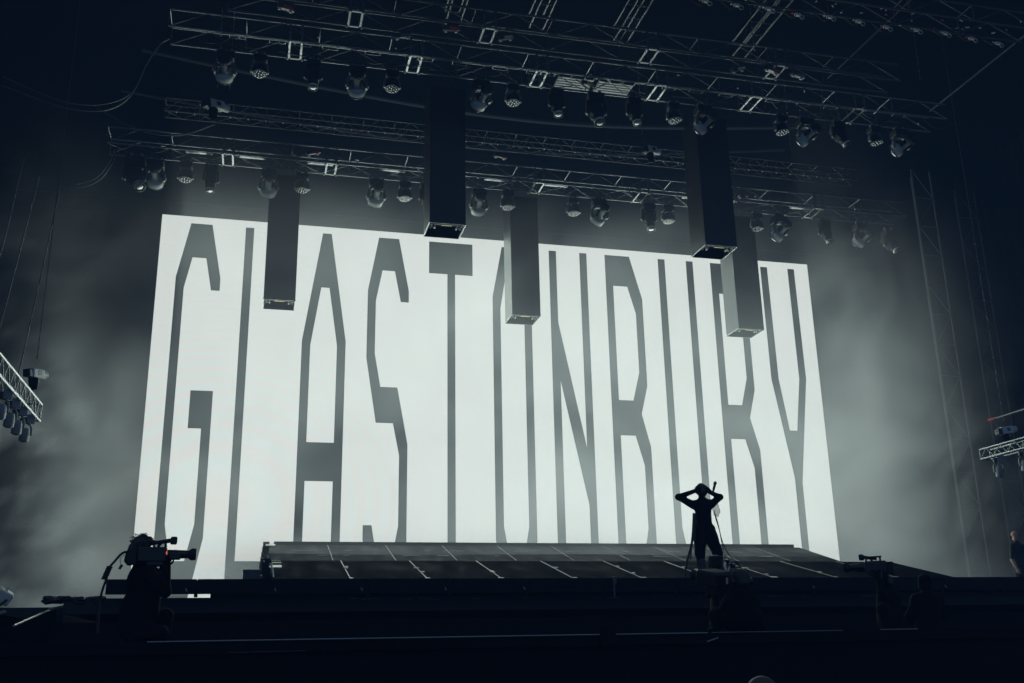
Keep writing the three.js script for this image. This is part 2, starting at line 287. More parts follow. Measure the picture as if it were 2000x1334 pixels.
// ------------------------------------------------------------------ trusses
function boxTruss(name, label, X0, X1, y, z, h, d, bay, o = {}) {   // runs along X; bottom near edge at z, far edge at z - d
  const t = thing(name, label, 'truss', [X0, y, z], o.group), m = o.m ?? M.alu, L = X1 - X0, r = o.r ?? 0.025, rb = o.rb ?? 0.012;
  for (const [yy, zz] of [[0, 0], [0, -d], [h, 0], [h, -d]]) member('chord', V(0, yy, zz), V(L, yy, zz), r, m, t);
  const n = Math.round(L / bay);
  for (let i = 0; i < n; i++) {
    const a = (i * L) / n, b = ((i + 1) * L) / n, up = i % 2 ? [h, 0] : [0, h];
    member('brace', V(a, up[0], 0), V(b, up[1], 0), rb, o.bm ?? m, t); member('brace', V(a, up[0], -d), V(b, up[1], -d), rb, o.bm ?? m, t);
    if (o.bottom) member('brace', V(a, 0, i % 2 ? -d : 0), V(b, 0, i % 2 ? 0 : -d), rb * 0.8, m, t);
    if (i % 2 === 0) { member('post', V(a, 0, 0), V(a, h, 0), rb, m, t); member('post', V(a, 0, -d), V(a, h, -d), rb, m, t); member('crossbar', V(a, h, 0), V(a, h, -d), rb, m, t); }
  }
  for (const x of o.couplings ?? []) for (const s of [-0.13, 0.13]) {
    const c = new THREE.Group(); c.name = 'coupling_frame'; c.position.set(x + s - X0, 0, 0); t.add(c);
    part('frame_plate', rbox(0.05, 0.012, d, 0.004), m, c, [0, -0.02, -d / 2]); part('frame_plate', rbox(0.05, h, 0.02, 0.004), m, c, [0, h / 2, 0.028]); part('frame_plate', rbox(0.05, h, 0.02, 0.004), m, c, [0, h / 2, -d - 0.028]);
    for (const [yy, zz] of [[-0.03, 0.0], [-0.03, -d]]) part('bolt', new THREE.SphereGeometry(0.028, 8, 6), M.white, c, [s > 0 ? 0.03 : -0.03, yy, zz]);
    part('clamp_plate', rbox(0.2, 0.02, 0.05, 0.005), M.white, c, [s > 0 ? -0.13 : 0.13, -0.015, s > 0 ? -d : 0]);
  }
  return t;
}
const every = (a, b, s) => { const r = []; for (let x = a; x <= b; x += s) r.push(x); return r; };
const nearTruss = boxTruss('lighting_truss', 'nearer lighting truss carrying the upper row of stage lights', -2.38, 16.85, 14.66, -20.0, 0.42, 0.7, 0.8, { couplings: [0.3, 2.98, 5.95, 8.95, 11.45, 14.3], r: 0.021, bm: M.dimAlu, rb: 0.01 });
for (const x of [-0.95, -0.1, 0.45, 1.05, 2.0, 3.2, 4.0, 4.95, 5.75, 6.1, 6.85, 7.8, 8.1, 9.15, 9.85, 10.65, 11.9, 12.75, 13.5, 14.6, 15.45]) { const b = part('pipe_bracket', [rod(V(0, 0, -0.13), V(0.34, 0, -0.13), 0.009), rod(V(0, 0, 0), V(0, 0, -0.13), 0.009), rod(V(0.34, 0, 0), V(0.34, 0, -0.13), 0.009)], M.alu, nearTruss, [x + 2.38 - 0.17, -0.03, 0]); }
const farTruss = boxTruss('lighting_truss', 'farther lighting truss just above the screen carrying the lower row of stage lights', -4.3, 19.4, 14.54, -25.5, 0.46, 0.68, 0.8, { couplings: [-1.25, 1.5, 4.4, 7.4, 10.6, 13.4, 16.3], bottom: true, r: 0.024, bm: M.dimAlu, rb: 0.011 });
for (const x of [-2.0, -0.6, 1.2, 3.2, 6.2, 8.0, 12.3, 15.9]) part('cable_tray', box(0.7, 0.03, 0.1), M.alu, farTruss, [x + 4.3, 0.12, -0.35]);
boxTruss('upper_truss', 'bare black box truss above and in front of the upper row of lights', -1.15, 14.6, 14.72, -18.7, 0.45, 0.55, 0.9, { couplings: [1.5, 4.4, 8.2, 11.4], m: M.dimAlu, r: 0.024 });
const midTruss = boxTruss('lattice_truss', 'thin faint lattice truss hanging between the two rows of lights', -2.8, 16.9, 14.93, -24.2, 0.36, 0.36, 0.42, { m: std(0.09, 0.095, 0.1, 0.5, 0.5), r: 0.019, rb: 0.009, bottom: true });
for (let i = 0; i < 44; i++) part('lamp_pip', new THREE.SphereGeometry(0.02, 6, 5), M.white, midTruss, [0.3 + i * 0.44, -0.03, 0.01]);
function longTruss(x, y, z0, z1, label) {
  const t = thing('roof_spine_truss', label, 'truss', [x, y, z0], 'roof trusses running front to back'), w = 0.34, h = 0.36, L = z0 - z1;
  for (const [a, b] of [[0, 0], [w, 0], [0, h], [w, h]]) member('chord', V(a, b, 0), V(a, b, -L), 0.024, M.dimAlu, t);
  const n = Math.round(L / 0.5);
  for (let i = 0; i < n; i++) { const s = -(i * L) / n, e = -((i + 1) * L) / n; member('brace', V(0, 0, s), V(w, 0, s), 0.014, M.dimAlu, t); member('brace', V(0, i % 2 ? h : 0, s), V(0, i % 2 ? 0 : h, e), 0.012, M.dimAlu, t); member('brace', V(w, i % 2 ? h : 0, s), V(w, i % 2 ? 0 : h, e), 0.012, M.dimAlu, t); }
}
longTruss(3.75, 16, -16, -20.6, 'roof truss running back above the left hanging column');
longTruss(5.75, 16, -16, -20.3, 'roof truss running back right of the left near column');
longTruss(7.92, 16, -16, -20.4, 'roof truss running back above the middle of the upper lights');
longTruss(11.1, 16, -16, -20.4, 'roof truss running back above the right near column');
{
  const t = thing('roof_side_beam', 'long plain beam sloping away under the right side of the roof', 'beam', [17.19, 15.5, -15]);
  part('beam', rod(V(0, 0, 0), V(0, 0, -6), 0.025), std(0.03, 0.035, 0.045, 0.7), t);
  const u = thing('roof_side_beam', 'thin beam crossing back beneath the cable truss at top right', 'beam', [13.66, 15.5, -16.5]);
  part('beam', rod(V(0, 0, 0), V(-0.1, 0, -3.6), 0.02), std(0.03, 0.035, 0.045, 0.7), u);
}
{
  const t = boxTruss('cable_truss', 'nearest truss at top right crowded with cables and small pale clamps', 8.2, 16.4, 14.75, -16.2, 0.4, 0.5, 0.8, { m: M.dimAlu, r: 0.02 });
  for (let i = 0; i < 11; i++) {
    const x = 0.4 + i * 0.72, zz = -0.52 + rr(-0.05, 0.05);
    const c = new THREE.Group(); c.name = 'hook_clamp'; c.position.set(x, -0.06, zz); t.add(c);
    part('clamp_body', rbox(0.14, 0.06, 0.06, 0.012), M.white, c); part('clamp_ring', new THREE.TorusGeometry(0.05, 0.012, 6, 12), M.steel, c, [0.1, -0.04, 0]); part('clamp_pad', rbox(0.04, 0.03, 0.04, 0.006), i % 3 ? M.steel : M.red, c, [-0.12, 0.02, 0]);
    part('cable', tube([[x - 0.36, -0.02, zz], [x - 0.16, -0.14 - rnd() * 0.1, zz + 0.05], [x, -0.04, zz], [x + 0.3, rr(-0.16, 0.05), zz + 0.1]], 0.012, 20, 5), M.rubber, t);
  }
  for (let i = 0; i < 40; i++) part('cable_tie', rbox(rr(0.03, 0.09), 0.02, 0.02, 0.004), i % 9 === 4 ? M.red : M.white, t, [rr(0.2, 8), rr(-0.05, 0.25), rr(-0.5, 0)], [0, rnd() * 3, rnd()]);
}
for (const [x, l] of [[7.02, 'slatted pale unit inside the upper lighting truss, left of the pair'], [8.05, 'slatted pale unit inside the upper lighting truss, right of the pair']]) {
  const t = thing('louvre_unit', l, 'louvre', [x, 15.0, -20.72], 'slatted units in the lighting truss');
  for (let i = 0; i < 6; i++) part('slat', rbox(0.86, 0.012, 0.085, 0.004), M.slat, t, [0, 0, -i * 0.105], [0.12, 0, 0]);
  for (const s of [-1, 1]) part('slat_frame', box(0.02, 0.05, 0.66, s * 0.44, 0.03, -0.27), M.dimAlu, t);
}
// small gear clipped on the trusses
function gadget(label, pos, mats, tilt = 0.2, s = 1) {
  const t = thing('distribution_box', label, 'power box', pos, 'small boxes clipped on the trusses'); t.rotation.set(0.3, 0.1, tilt); t.scale.setScalar(s);
  part('box_body', rbox(0.36, 0.1, 0.16, 0.015), M.gloss, t); part('box_label', box(0.2, 0.05, 0.01, 0.04, -0.01, 0.084), mats, t); part('socket', [new THREE.CylinderGeometry(0.03, 0.03, 0.05, 10).translate(-0.13, -0.06, 0), new THREE.CylinderGeometry(0.03, 0.03, 0.05, 10).translate(0.1, -0.06, 0)], M.white, t);
}
for (const [p, m, l] of [
  [[0.05, 14.62, -18.75], M.red, 'small box with a red label near the left end of the bare truss'],
  [[2.55, 14.6, -19.2], M.blue, 'small box with a pale blue label left of the left near column'],
  [[3.55, 14.62, -18.75], M.red, 'small box with a red label just above the left near column'],
  [[4.9, 14.95, -19.3], M.white, 'small box with a white label right of the left near column'],
  [[10.4, 14.62, -18.9], M.white, 'small box with a white label above the middle right of the upper lights'],
  [[11.2, 14.6, -18.75], M.red, 'small box with a red label above the right near column'],
  [[11.95, 14.66, -18.9], M.blue, 'small box with a blue label right of the right near column'],
  [[7.2, 14.7, -20.4], M.yellow, 'small box with two yellow labels inside the upper lighting truss'],
  [[0.95, 14.2, -24.3], M.red, 'small box with a red stripe under the left part of the lattice truss'],
  [[5.95, 14.6, -24.25], M.red, 'small box with a red stripe under the lattice truss by the left near column'],
  [[13.55, 14.5, -25.0], M.red, 'small red tagged box beside the right near column on the far truss'],
]) gadget(l, p, m, rr(-0.35, 0.35));

// ------------------------------------------------------------------ stage lights
const tiltOf = {};
function headLight(s = 1) {
  const t = new THREE.Group(); t.scale.setScalar(s);
  part('base', rbox(0.42, 0.2, 0.34, 0.03, 0, -0.16, 0), M.black, t);
  for (const q of [-0.13, 0.13]) part('clamp', rbox(0.05, 0.14, 0.08, 0.01, q, 0, 0), M.steel, t);
  const y = part('yoke', [new THREE.TorusGeometry(0.225, 0.04, 8, 24, Math.PI).scale(1, 1, 1.5).translate(0, -0.47, 0), rbox(0.075, 0.2, 0.13, 0.02, -0.225, -0.53, 0), rbox(0.075, 0.2, 0.13, 0.02, 0.225, -0.53, 0)], M.yoke, t);
  part('pivot_cap', [new THREE.CylinderGeometry(0.028, 0.028, 0.03, 10).rotateZ(1.57).translate(-0.275, -0.56, 0.02), new THREE.CylinderGeometry(0.028, 0.028, 0.03, 10).rotateZ(1.57).translate(0.275, -0.56, 0.02)], M.white, y);
  const h = new THREE.Group(); h.name = 'head'; h.position.set(0, -0.55, 0); t.add(h);
  part('head_shell', new THREE.LatheGeometry([[0.001, 0.26], [0.1, 0.26], [0.115, 0.22], [0.112, 0.0], [0.13, -0.035], [0.19, -0.06], [0.208, -0.1], [0.212, -0.18], [0.2, -0.24]].map((p) => new THREE.Vector2(...p)), 28), M.shell, h);
  part('rear_cover', new THREE.SphereGeometry(0.165, 24, 16).scale(1, 0.75, 1).translate(0, 0.33, 0), M.black, h);
  part('cooling_fin', [rbox(0.03, 0.2, 0.16, 0.01, 0.1, 0.12, 0.05), rbox(0.03, 0.2, 0.16, 0.01, -0.12, 0.1, 0.05)], M.black, h);
  part('lens_ring', new THREE.TorusGeometry(0.2, 0.016, 8, 28).rotateX(1.5708).translate(0, -0.245, 0), M.gloss, h);
  part('lens', new THREE.SphereGeometry(0.3, 24, 8, 0, 6.283, 0, 0.68).rotateX(Math.PI).translate(0, -0.02, 0), M.glass, h);
  part('bumper', [rbox(0.03, 0.07, 0.03, 0.008, -0.215, -0.12, 0.02), rbox(0.03, 0.07, 0.03, 0.008, 0.215, -0.12, 0.02)], M.white, h);
  return t;
}
function washLight(s = 1) {
  const t = new THREE.Group(); t.scale.setScalar(s);
  part('base', rbox(0.34, 0.16, 0.28, 0.03, 0, -0.13, 0), M.black, t);
  for (const q of [-0.1, 0.1]) part('clamp', rbox(0.05, 0.12, 0.07, 0.01, q, 0, 0), M.steel, t);
  const y = part('yoke', [new THREE.TorusGeometry(0.19, 0.03, 8, 24, Math.PI).scale(1, 1, 1.7).translate(0, -0.4, 0), rbox(0.055, 0.14, 0.1, 0.015, -0.19, -0.44, 0), rbox(0.055, 0.14, 0.1, 0.015, 0.19, -0.44, 0)], M.yoke, t);
  part('pivot_cap', [new THREE.SphereGeometry(0.027, 10, 8).translate(-0.2, -0.5, 0.03), new THREE.SphereGeometry(0.027, 10, 8).translate(0.2, -0.5, 0.03)], M.white, y);
  const h = new THREE.Group(); h.name = 'head'; h.position.set(0, -0.43, 0); t.add(h);
  part('head_shell', new THREE.LatheGeometry([[0.001, 0.16], [0.1, 0.15], [0.15, 0.09], [0.163, 0], [0.165, -0.1], [0.15, -0.115], [0.001, -0.105]].map((p) => new THREE.Vector2(...p)), 28), M.black, h);
  part('lens_ring', new THREE.TorusGeometry(0.16, 0.008, 6, 28).rotateX(1.5708).translate(0, -0.112, 0), M.steel, h);
  const dots = []; for (let k = 0; k < 3; k++) dots.push([0.042 * Math.cos(k * 2.094), 0.042 * Math.sin(k * 2.094)]); for (let k = 0; k < 9; k++) dots.push([0.112 * Math.cos(k * 0.698 + 0.2), 0.112 * Math.sin(k * 0.698 + 0.2)]);
  part('lens_cluster', dots.map(([a, b]) => new THREE.SphereGeometry(0.022, 10, 8).translate(a, -0.116, b)), M.lens, h);
  return t;
}
function profileLight(s = 1) {
  const t = new THREE.Group(); t.scale.setScalar(s);
  part('base', rbox(0.36, 0.18, 0.3, 0.03, 0, -0.14, 0), M.black, t);
  for (const q of [-0.1, 0.1]) part('clamp', rbox(0.05, 0.12, 0.07, 0.01, q, 0, 0), M.steel, t);
  const y = part('yoke', [rbox(0.4, 0.06, 0.14, 0.02, 0, -0.24, 0), rbox(0.05, 0.3, 0.12, 0.02, -0.185, -0.38, 0), rbox(0.05, 0.3, 0.12, 0.02, 0.185, -0.38, 0)], M.black, t);
  part('pivot_cap', [new THREE.SphereGeometry(0.026, 10, 8).translate(-0.21, -0.5, 0.02), new THREE.SphereGeometry(0.026, 10, 8).translate(0.21, -0.5, 0.02)], M.white, y);
  const h = new THREE.Group(); h.name = 'head'; h.position.set(0, -0.4, 0); t.add(h);
  part('head_shell', [rbox(0.29, 0.5, 0.26, 0.06, 0, 0.02, 0), new THREE.CylinderGeometry(0.13, 0.11, 0.14, 20).translate(0, -0.28, 0)], M.black, h);
  part('nose_ring', new THREE.CylinderGeometry(0.115, 0.12, 0.07, 24, 1, true).translate(0, -0.375, 0), M.shell, h);
  part('lens_ring', new THREE.TorusGeometry(0.105, 0.016, 8, 24).rotateX(1.5708).translate(0, -0.41, 0), M.gloss, h);
  part('lens', new THREE.SphereGeometry(0.088, 16, 8).scale(1, 0.45, 1).translate(0, -0.39, 0), M.lamp, h);
  return t;
}
const makers = { head: headLight, wash: washLight, profile: profileLight }, kinds = { head: ['moving_head_light', 'pale moving light'], wash: ['wash_light', 'round dotted wash light'], profile: ['profile_light', 'dark narrow profile light'] };
const proto = {};
const ordinal = ['first', 'second', 'third', 'fourth', 'fifth', 'sixth', 'seventh', 'eighth', 'ninth'];
function rowOf(list, y, z, s, row) {
  const seen = {}, total = {}; for (const [k] of list) total[k] = (total[k] ?? 0) + 1;
  for (const [k, x, dy = 0, tx = 0, tz = 0, sc = 1] of list) {
    const first = !proto[k]; const t = first ? (proto[k] = makers[k]()) : proto[k].clone();
    seen[k] = (seen[k] ?? 0) + 1;
    t.name = numbered(kinds[k][0]); t.position.set(x, y + dy, z + rr(-0.03, 0.03)); t.rotation.y = rr(-0.08, 0.08); t.scale.setScalar(s * sc); scene.add(t);
    t.children.find((c) => c.name === 'head').rotation.set(tx, 0, tz);
    const fromRight = total[k] - seen[k], end = seen[k] <= (total[k] + 1) / 2 ? ordinal[seen[k] - 1] + ' such from the left' : (fromRight ? ordinal[fromRight] + ' such from the right' : 'last such at the right end');
    describe(t, kinds[k][1] + ' in the ' + row + ' row, ' + end, 'stage light', k === 'head' ? 'large pale moving lights' : k === 'wash' ? 'dotted wash lights' : 'dark profile lights');
  }
}
rowOf([['head', -1.2, 0, 1.15, 0.05], ['wash', -0.45, 0, -0.12], ['profile', 0.73, 0, -0.15], ['head', 1.72, 0, 1.15, 0.05], ['wash', 2.52, 0, -0.12], ['head', 4.62, 0, 1.15, -0.25], ['wash', 5.4, 0, -0.12, -0.05], ['profile', 6.47, 0, -0.2, 0.05], ['profile', 7.45, 0, -0.35, 0.1, 1.25], ['profile', 8.44, 0, -0.2, 0.12], ['wash', 9.5, 0, -0.12, 0.1], ['head', 10.28, 0, 1.05, -0.5], ['wash', 12.42, 0, -0.12, 0.1], ['head', 13.12, 0, 1.05, -0.6], ['profile', 14.05, 0, -0.3, 0.4], ['wash', 15.12, 0, -0.12, 0.15], ['head', 15.87, 0, 1.05, -0.65]].map((r) => r), 14.62, -20.66, 0.92, 'upper');
rowOf([['profile', -3.62, 0.05, -0.5, 0.35, 1.35], ['head', -3.1, 0, 1.0, -0.05], ['wash', -2.33, 0, -0.1], ['profile', -1.68, 0, -0.1, 0], ['head', -0.15, 0, 1.0, -0.05], ['wash', 0.75, 0, -0.1], ['head', 2.8, 0, 1.0, -0.1], ['wash', 3.6, 0, -0.1], ['profile', 4.22, 0, -0.1, 0.1], ['head', 5.75, 0, 1.0, 0.1], ['wash', 6.6, 0, -0.1], ['wash', 8.6, 0, -0.1], ['head', 9.4, 0, 1.0, -0.3], ['profile', 10.95, 0, -0.15, 0.1, 1.1], ['wash', 11.58, 0, -0.1], ['wash', 14.5, 0, -0.1], ['head', 15.3, 0, 1.0, -0.3], ['profile', 16.85, 0, -0.2, 0.3], ['head', 18.15, 0, 1.0, -0.4], ['profile', 19.15, -0.15, -0.6, 0.1, 1.15]], 14.5, -26.16, 1, 'lower');

for (const [tr, y, z, x0, n] of [[nearTruss, 0.02, -0.35, 0.6, 22], [farTruss, 0.04, -0.34, 0.5, 26]]) for (let i = 0; i < n; i++) {   // power cables looped from lamp to lamp
  const a = x0 + i * 0.86, b = a + rr(0.6, 1.1), d = rr(0.05, 0.2);
  part('power_cable', tube([[a, y, z + rr(-0.2, 0.2)], [(a + b) / 2 - 0.1, y - d, z + rr(-0.1, 0.1)], [(a + b) / 2 + 0.15, y - d * 0.9, z], [b, y, z + rr(-0.2, 0.2)]], 0.011, 18, 5), M.gloss, tr);
  if (i % 2) part('cable_clip', rbox(rr(0.04, 0.12), 0.02, 0.03, 0.005), M.white, tr, [a, rr(0, 0.4), rr(-0.6, 0)], [0, rnd(), 0]);
}

// ------------------------------------------------------------------ hanging columns
function column(label, x, y0, y1, z, w) {
  const t = thing('hanging_column', label, 'hanging column', [x, y0, z], 'tall black boxes hung in front of the screen'), h = y1 - y0, e = 0.025;
  part('front_panel', box(w, h, e, 0, h / 2, -e / 2), M.panel, t); part('rear_panel', box(w, h, e, 0, h / 2, -w + e / 2), M.panel, t);
  part('side_panel', box(e, h, w - 2 * e - 0.004, -w / 2 + e / 2, h / 2, -w / 2), M.panel, t); part('side_panel', box(e, h, w - 2 * e - 0.004, w / 2 - e / 2, h / 2, -w / 2), M.panel, t);
  for (const [a, b] of [[[-w / 2, 0], [w / 2, 0]], [[-w / 2, -w], [w / 2, -w]], [[-w / 2, 0], [-w / 2, -w]], [[w / 2, 0], [w / 2, -w]]]) part('bottom_rail', rod(V(a[0], -0.012, a[1]), V(b[0], -0.012, b[1]), 0.014), M.alu, t);
  part('inner_plate', box(w - 0.06, 0.02, w - 0.06, 0, 0.22, -w / 2), M.black, t);
  const bar = part('lift_bar', rod(V(-w * 0.36, 0.01, -0.13), V(w * 0.36, 0.01, -0.13), 0.016), M.shell, t);
  part('bar_label', rbox(0.26, 0.05, 0.06, 0.008, 0, 0.008, -0.13), M.yellow, bar);
  for (const s of [-1, 1]) { const c = part('pick_clamp', [new THREE.TorusGeometry(0.045, 0.012, 6, 14).translate(s * w * 0.36, 0.0, -0.2), rbox(0.04, 0.1, 0.04, 0.008, s * w * 0.42, 0.03, -0.14), rbox(0.03, 0.05, 0.09, 0.008, s * w * 0.3, 0.0, -0.3)], M.shell, t); part('latch', rbox(0.03, 0.08, 0.03, 0.006, s * w * 0.4, 0.02, -0.34, 0, 0, s * 0.5), M.white, c); }
  part('top_plate', box(w - 0.08, 0.03, w - 0.08, 0, h - 0.02, -w / 2), M.black, t);
  for (const s of [-1, 1]) part('hanging_strap', rod(V(s * w * 0.3, h, -w / 2), V(s * w * 0.2, h + 0.45, -w / 2 + 0.15), 0.012), M.rubber, t);
}
column('farther black hanging column in front of the letters L and A', 0.3, 10.9, 14.6, -26.6, 0.842);
column('farther black hanging column in front of the letter O', 7.22, 10.9, 14.6, -26.65, 0.842);
column('farther black hanging column in front of the letter R', 14.28, 10.9, 14.6, -26.65, 0.842);
column('nearer black hanging column above the letter T with its lower end open', 3.95, 11.2, 14.75, -21.35, 0.85);
column('nearer black hanging column between the letters U and R with its lower end open', 10.83, 11.2, 14.75, -21.35, 0.85);

// ------------------------------------------------------------------ chains, hoists, cables
function chain(label, a, b, r = 0.012, gap = 0.09, m = M.dimAlu) {
  const L = a.distanceTo(b), n = Math.floor(L / gap), g = [], dir = b.clone().sub(a).normalize();
  for (let i = 0; i < n; i++) { const s = a.clone().addScaledVector(dir, i * gap); g.push(rod(s, s.clone().addScaledVector(dir, gap * 0.72), i % 2 ? r : r * 0.6, i % 2 ? r : r * 0.6, 5)); }
  describe(part('hoist_chain', g, m, scene), label, 'chain', 'hoist chains');
}
chain('long hoist chain hanging down at the far left to the motor over the side truss', V(-4.4, 18, -21), V(-4.38, 7.35, -21), 0.014);
chain('long steel chain hanging at the right down to the motor over the right side truss', V(17.95, 18, -21), V(17.92, 6.9, -21), 0.014, 0.06);
chain('short chain hanging under the left end of the cable truss', V(9.75, 16.5, -17), V(9.78, 13.75, -17), 0.012);
chain('short chain hanging under the right part of the cable truss', V(13.84, 16.5, -17), V(13.78, 13.55, -17), 0.012);
chain('left chain of the pair over the hoist on the lattice truss', V(-1.56, 18, -24.0), V(-1.54, 15.5, -24.0), 0.012, 0.09, M.dimAlu);
chain('right chain of the pair over the hoist on the lattice truss', V(-1.25, 18, -24.0), V(-1.24, 15.55, -24.0));
chain('chain above the pale hoist on the right part of the lattice truss', V(10.1, 18, -24.2), V(10.11, 15.4, -24.2));
chain('chain hanging right of the near column under the upper lights', V(14.8, 18, -24.2), V(14.79, 15.4, -24.2));
chain('chain hanging beside the right end of the lattice truss', V(16.05, 18, -24.2), V(16.0, 15.3, -24.2));
function hoist(label, [x, y, z], turn, s = 1) {
  const t = thing('chain_hoist', label, 'hoist', [x, y, z], 'chain hoists'); t.rotation.set(0, turn, 0.15); t.scale.setScalar(s);
  part('motor_body', [rbox(0.42, 0.24, 0.24, 0.04), new THREE.CylinderGeometry(0.11, 0.11, 0.2, 16).rotateZ(1.57).translate(0.26, 0, 0)], M.shell, t);
  part('end_cover', rbox(0.16, 0.2, 0.2, 0.03, -0.26, -0.01, 0), M.gloss, t); part('name_plate', box(0.12, 0.1, 0.006, 0.02, 0.01, 0.124), M.dimAlu, t);
  part('chain_bag', new THREE.LatheGeometry([[0.001, -0.42], [0.09, -0.4], [0.12, -0.16], [0.11, -0.12]].map((p) => new THREE.Vector2(...p)), 14).translate(-0.1, 0, 0.02), M.cloth, t);
  part('hook', new THREE.TorusGeometry(0.06, 0.018, 6, 14, 4.6).translate(0.06, -0.2, 0), M.steel, t);
}
hoist('pale chain hoist above the end of the left side truss', [-4.38, 7.1, -21], 1.1, 0.8);
hoist('pale chain hoist above the end of the right side truss', [17.93, 6.68, -21], 0, 0.8);
hoist('pale hoist at the left end of the lattice truss', [-1.55, 15.1, -24.0], 0.6, 1);
hoist('pale hoist on the right part of the lattice truss', [10.25, 15.1, -24.0], 0.4, 0.9);
const cable = (label, pts, r = 0.016) => describe(part('hanging_cable', tube(pts, r, 60, 6), std(0.06, 0.065, 0.075, 0.45), scene), label, 'cable', 'loose cables');
cable('cable swagging from the left end of the upper lighting truss, lower of two', [[-5.6, 13.1, -20.5], [-4.25, 12.72, -20.5], [-3.5, 12.78, -20.5], [-3.12, 13.1, -20.5], [-2.8, 14.0, -20.5], [-2.58, 14.5, -20.5], [-2.4, 14.66, -20.5]]);
cable('cable swagging from the left end of the upper lighting truss, upper of two', [[-5.6, 13.3, -20.5], [-4.25, 12.85, -20.5], [-3.5, 12.93, -20.5], [-3.05, 13.25, -20.5], [-2.8, 14.0, -20.5], [-2.58, 14.5, -20.5]], 0.012);
cable('cable loop hanging left of the far lighting truss, outer of two', [[-5.6, 13.7, -26], [-5.0, 13.42, -26], [-4.5, 13.64, -26], [-4.2, 14.15, -26], [-4.1, 14.6, -26]]);
cable('cable loop hanging left of the far lighting truss, inner of two', [[-5.0, 13.5, -26], [-4.55, 13.72, -26], [-4.28, 14.15, -26], [-4.15, 14.6, -26]], 0.012);
cable('cable sagging in front of the left end of the lattice truss', [[-4.6, 15.3, -25], [-3.9, 14.9, -25], [-3.1, 14.66, -25], [-2.4, 14.7, -25], [-1.6, 15.1, -25]], 0.02);

cable('slanting rope at the far left edge, nearest the chain', [[-4.55, 11.5, -22], [-4.8, 8.5, -22], [-4.95, 6.9, -22]], 0.012);
cable('slanting rope at the far left edge, middle one', [[-5.0, 11.8, -22], [-5.3, 9.0, -22], [-5.5, 7.4, -22]], 0.012);
cable('slanting rope at the far left edge, outermost', [[-5.35, 12.2, -22], [-5.6, 9.6, -22], [-6.0, 7.6, -22]], 0.012);

// ------------------------------------------------------------------ side trusses with small lights
function sideTruss(label, x, y, z0, z1, h, lights, side) {
  const t = thing('side_truss', label, 'truss', [x, y, z0], 'side trusses running front to back'), L = z0 - z1, w = 0.3;
  for (const [a, b] of [[0, 0], [w, 0], [0, h], [w, h]]) member('chord', V(a, b, 0), V(a, b, -L), 0.026, M.alu, t);
  const n = Math.round(L / 0.48);
  for (let i = 0; i <= n; i++) { const s = -(i * L) / n, e = -(Math.min(i + 1, n) * L) / n; for (const a of [0, w]) { member('brace', V(a, 0, s), V(a, h, (s + e) / 2), 0.012, M.alu, t); member('brace', V(a, h, (s + e) / 2), V(a, 0, e), 0.012, M.alu, t); } if (i % 2 === 0) member('brace', V(0, 0, s), V(w, 0, s), 0.012, M.alu, t); }
  for (const a of [0, w]) member('brace', V(a, 0, -L), V(a, h, -L), 0.02, M.alu, t);
  for (const b of [0, h]) member('brace', V(0, b, -L), V(w, b, -L), 0.02, M.alu, t);
  lights.forEach(([z, l]) => {
    const k = thing('spot_light', l, 'stage light', [x + w / 2, y - 0.02, z], 'small spot lights under the side trusses'); k.rotation.y = side * 0.5; k.scale.setScalar(0.92);
    part('base', rbox(0.22, 0.12, 0.18, 0.02, 0, -0.08, 0), M.gloss, k); part('base_plate', rbox(0.16, 0.2, 0.03, 0.01, 0.06, -0.06, 0.1), M.grey, k);
    part('yoke', [new THREE.TorusGeometry(0.12, 0.022, 8, 18, Math.PI).translate(0, -0.26, 0), rbox(0.04, 0.16, 0.06, 0.012, -0.12, -0.32, 0), rbox(0.04, 0.16, 0.06, 0.012, 0.12, -0.32, 0)], M.grey, k);
    const hd = part('head', new THREE.LatheGeometry([[0.001, 0.14], [0.07, 0.13], [0.095, 0.06], [0.1, -0.02], [0.1, -0.14], [0.085, -0.15], [0.001, -0.145]].map((p) => new THREE.Vector2(...p)), 20), M.grey, k, [0, -0.38, 0], [0.25, 0, 0]);
    part('lens', new THREE.SphereGeometry(0.08, 14, 8).scale(1, 0.4, 1).translate(0, -0.145, 0), M.glass, hd);
  });
}
sideTruss('bright metal truss running back on the left side above the smoke', -4.62, 6.28, -17.4, -21.6, 0.34, [[-21.15, 'small spot light at the end of the left side truss'], [-20.45, 'second small spot light from the end of the left side truss'], [-19.8, 'third small spot light from the end of the left side truss'], [-19.1, 'small spot light of the left side truss at the picture edge']], 1);
sideTruss('metal truss running back on the right side beside the tower', 17.74, 6.1, -17.4, -21.8, 0.24, [[-21.4, 'small spot light at the end of the right side truss'], [-20.5, 'small spot light of the right side truss at the picture edge']], -1);
{
  const t = thing('side_rail', 'pale rail running back above the right side truss with a red end', 'rail', [17.76, 7.0, -19]);
  part('rail', rod(V(0, 0, 0), V(0, 0, -2.1), 0.03), M.dimAlu, t); part('rail_end', rod(V(0, 0, -2.1), V(-0.02, 0, -2.3), 0.04), M.red, t);
}
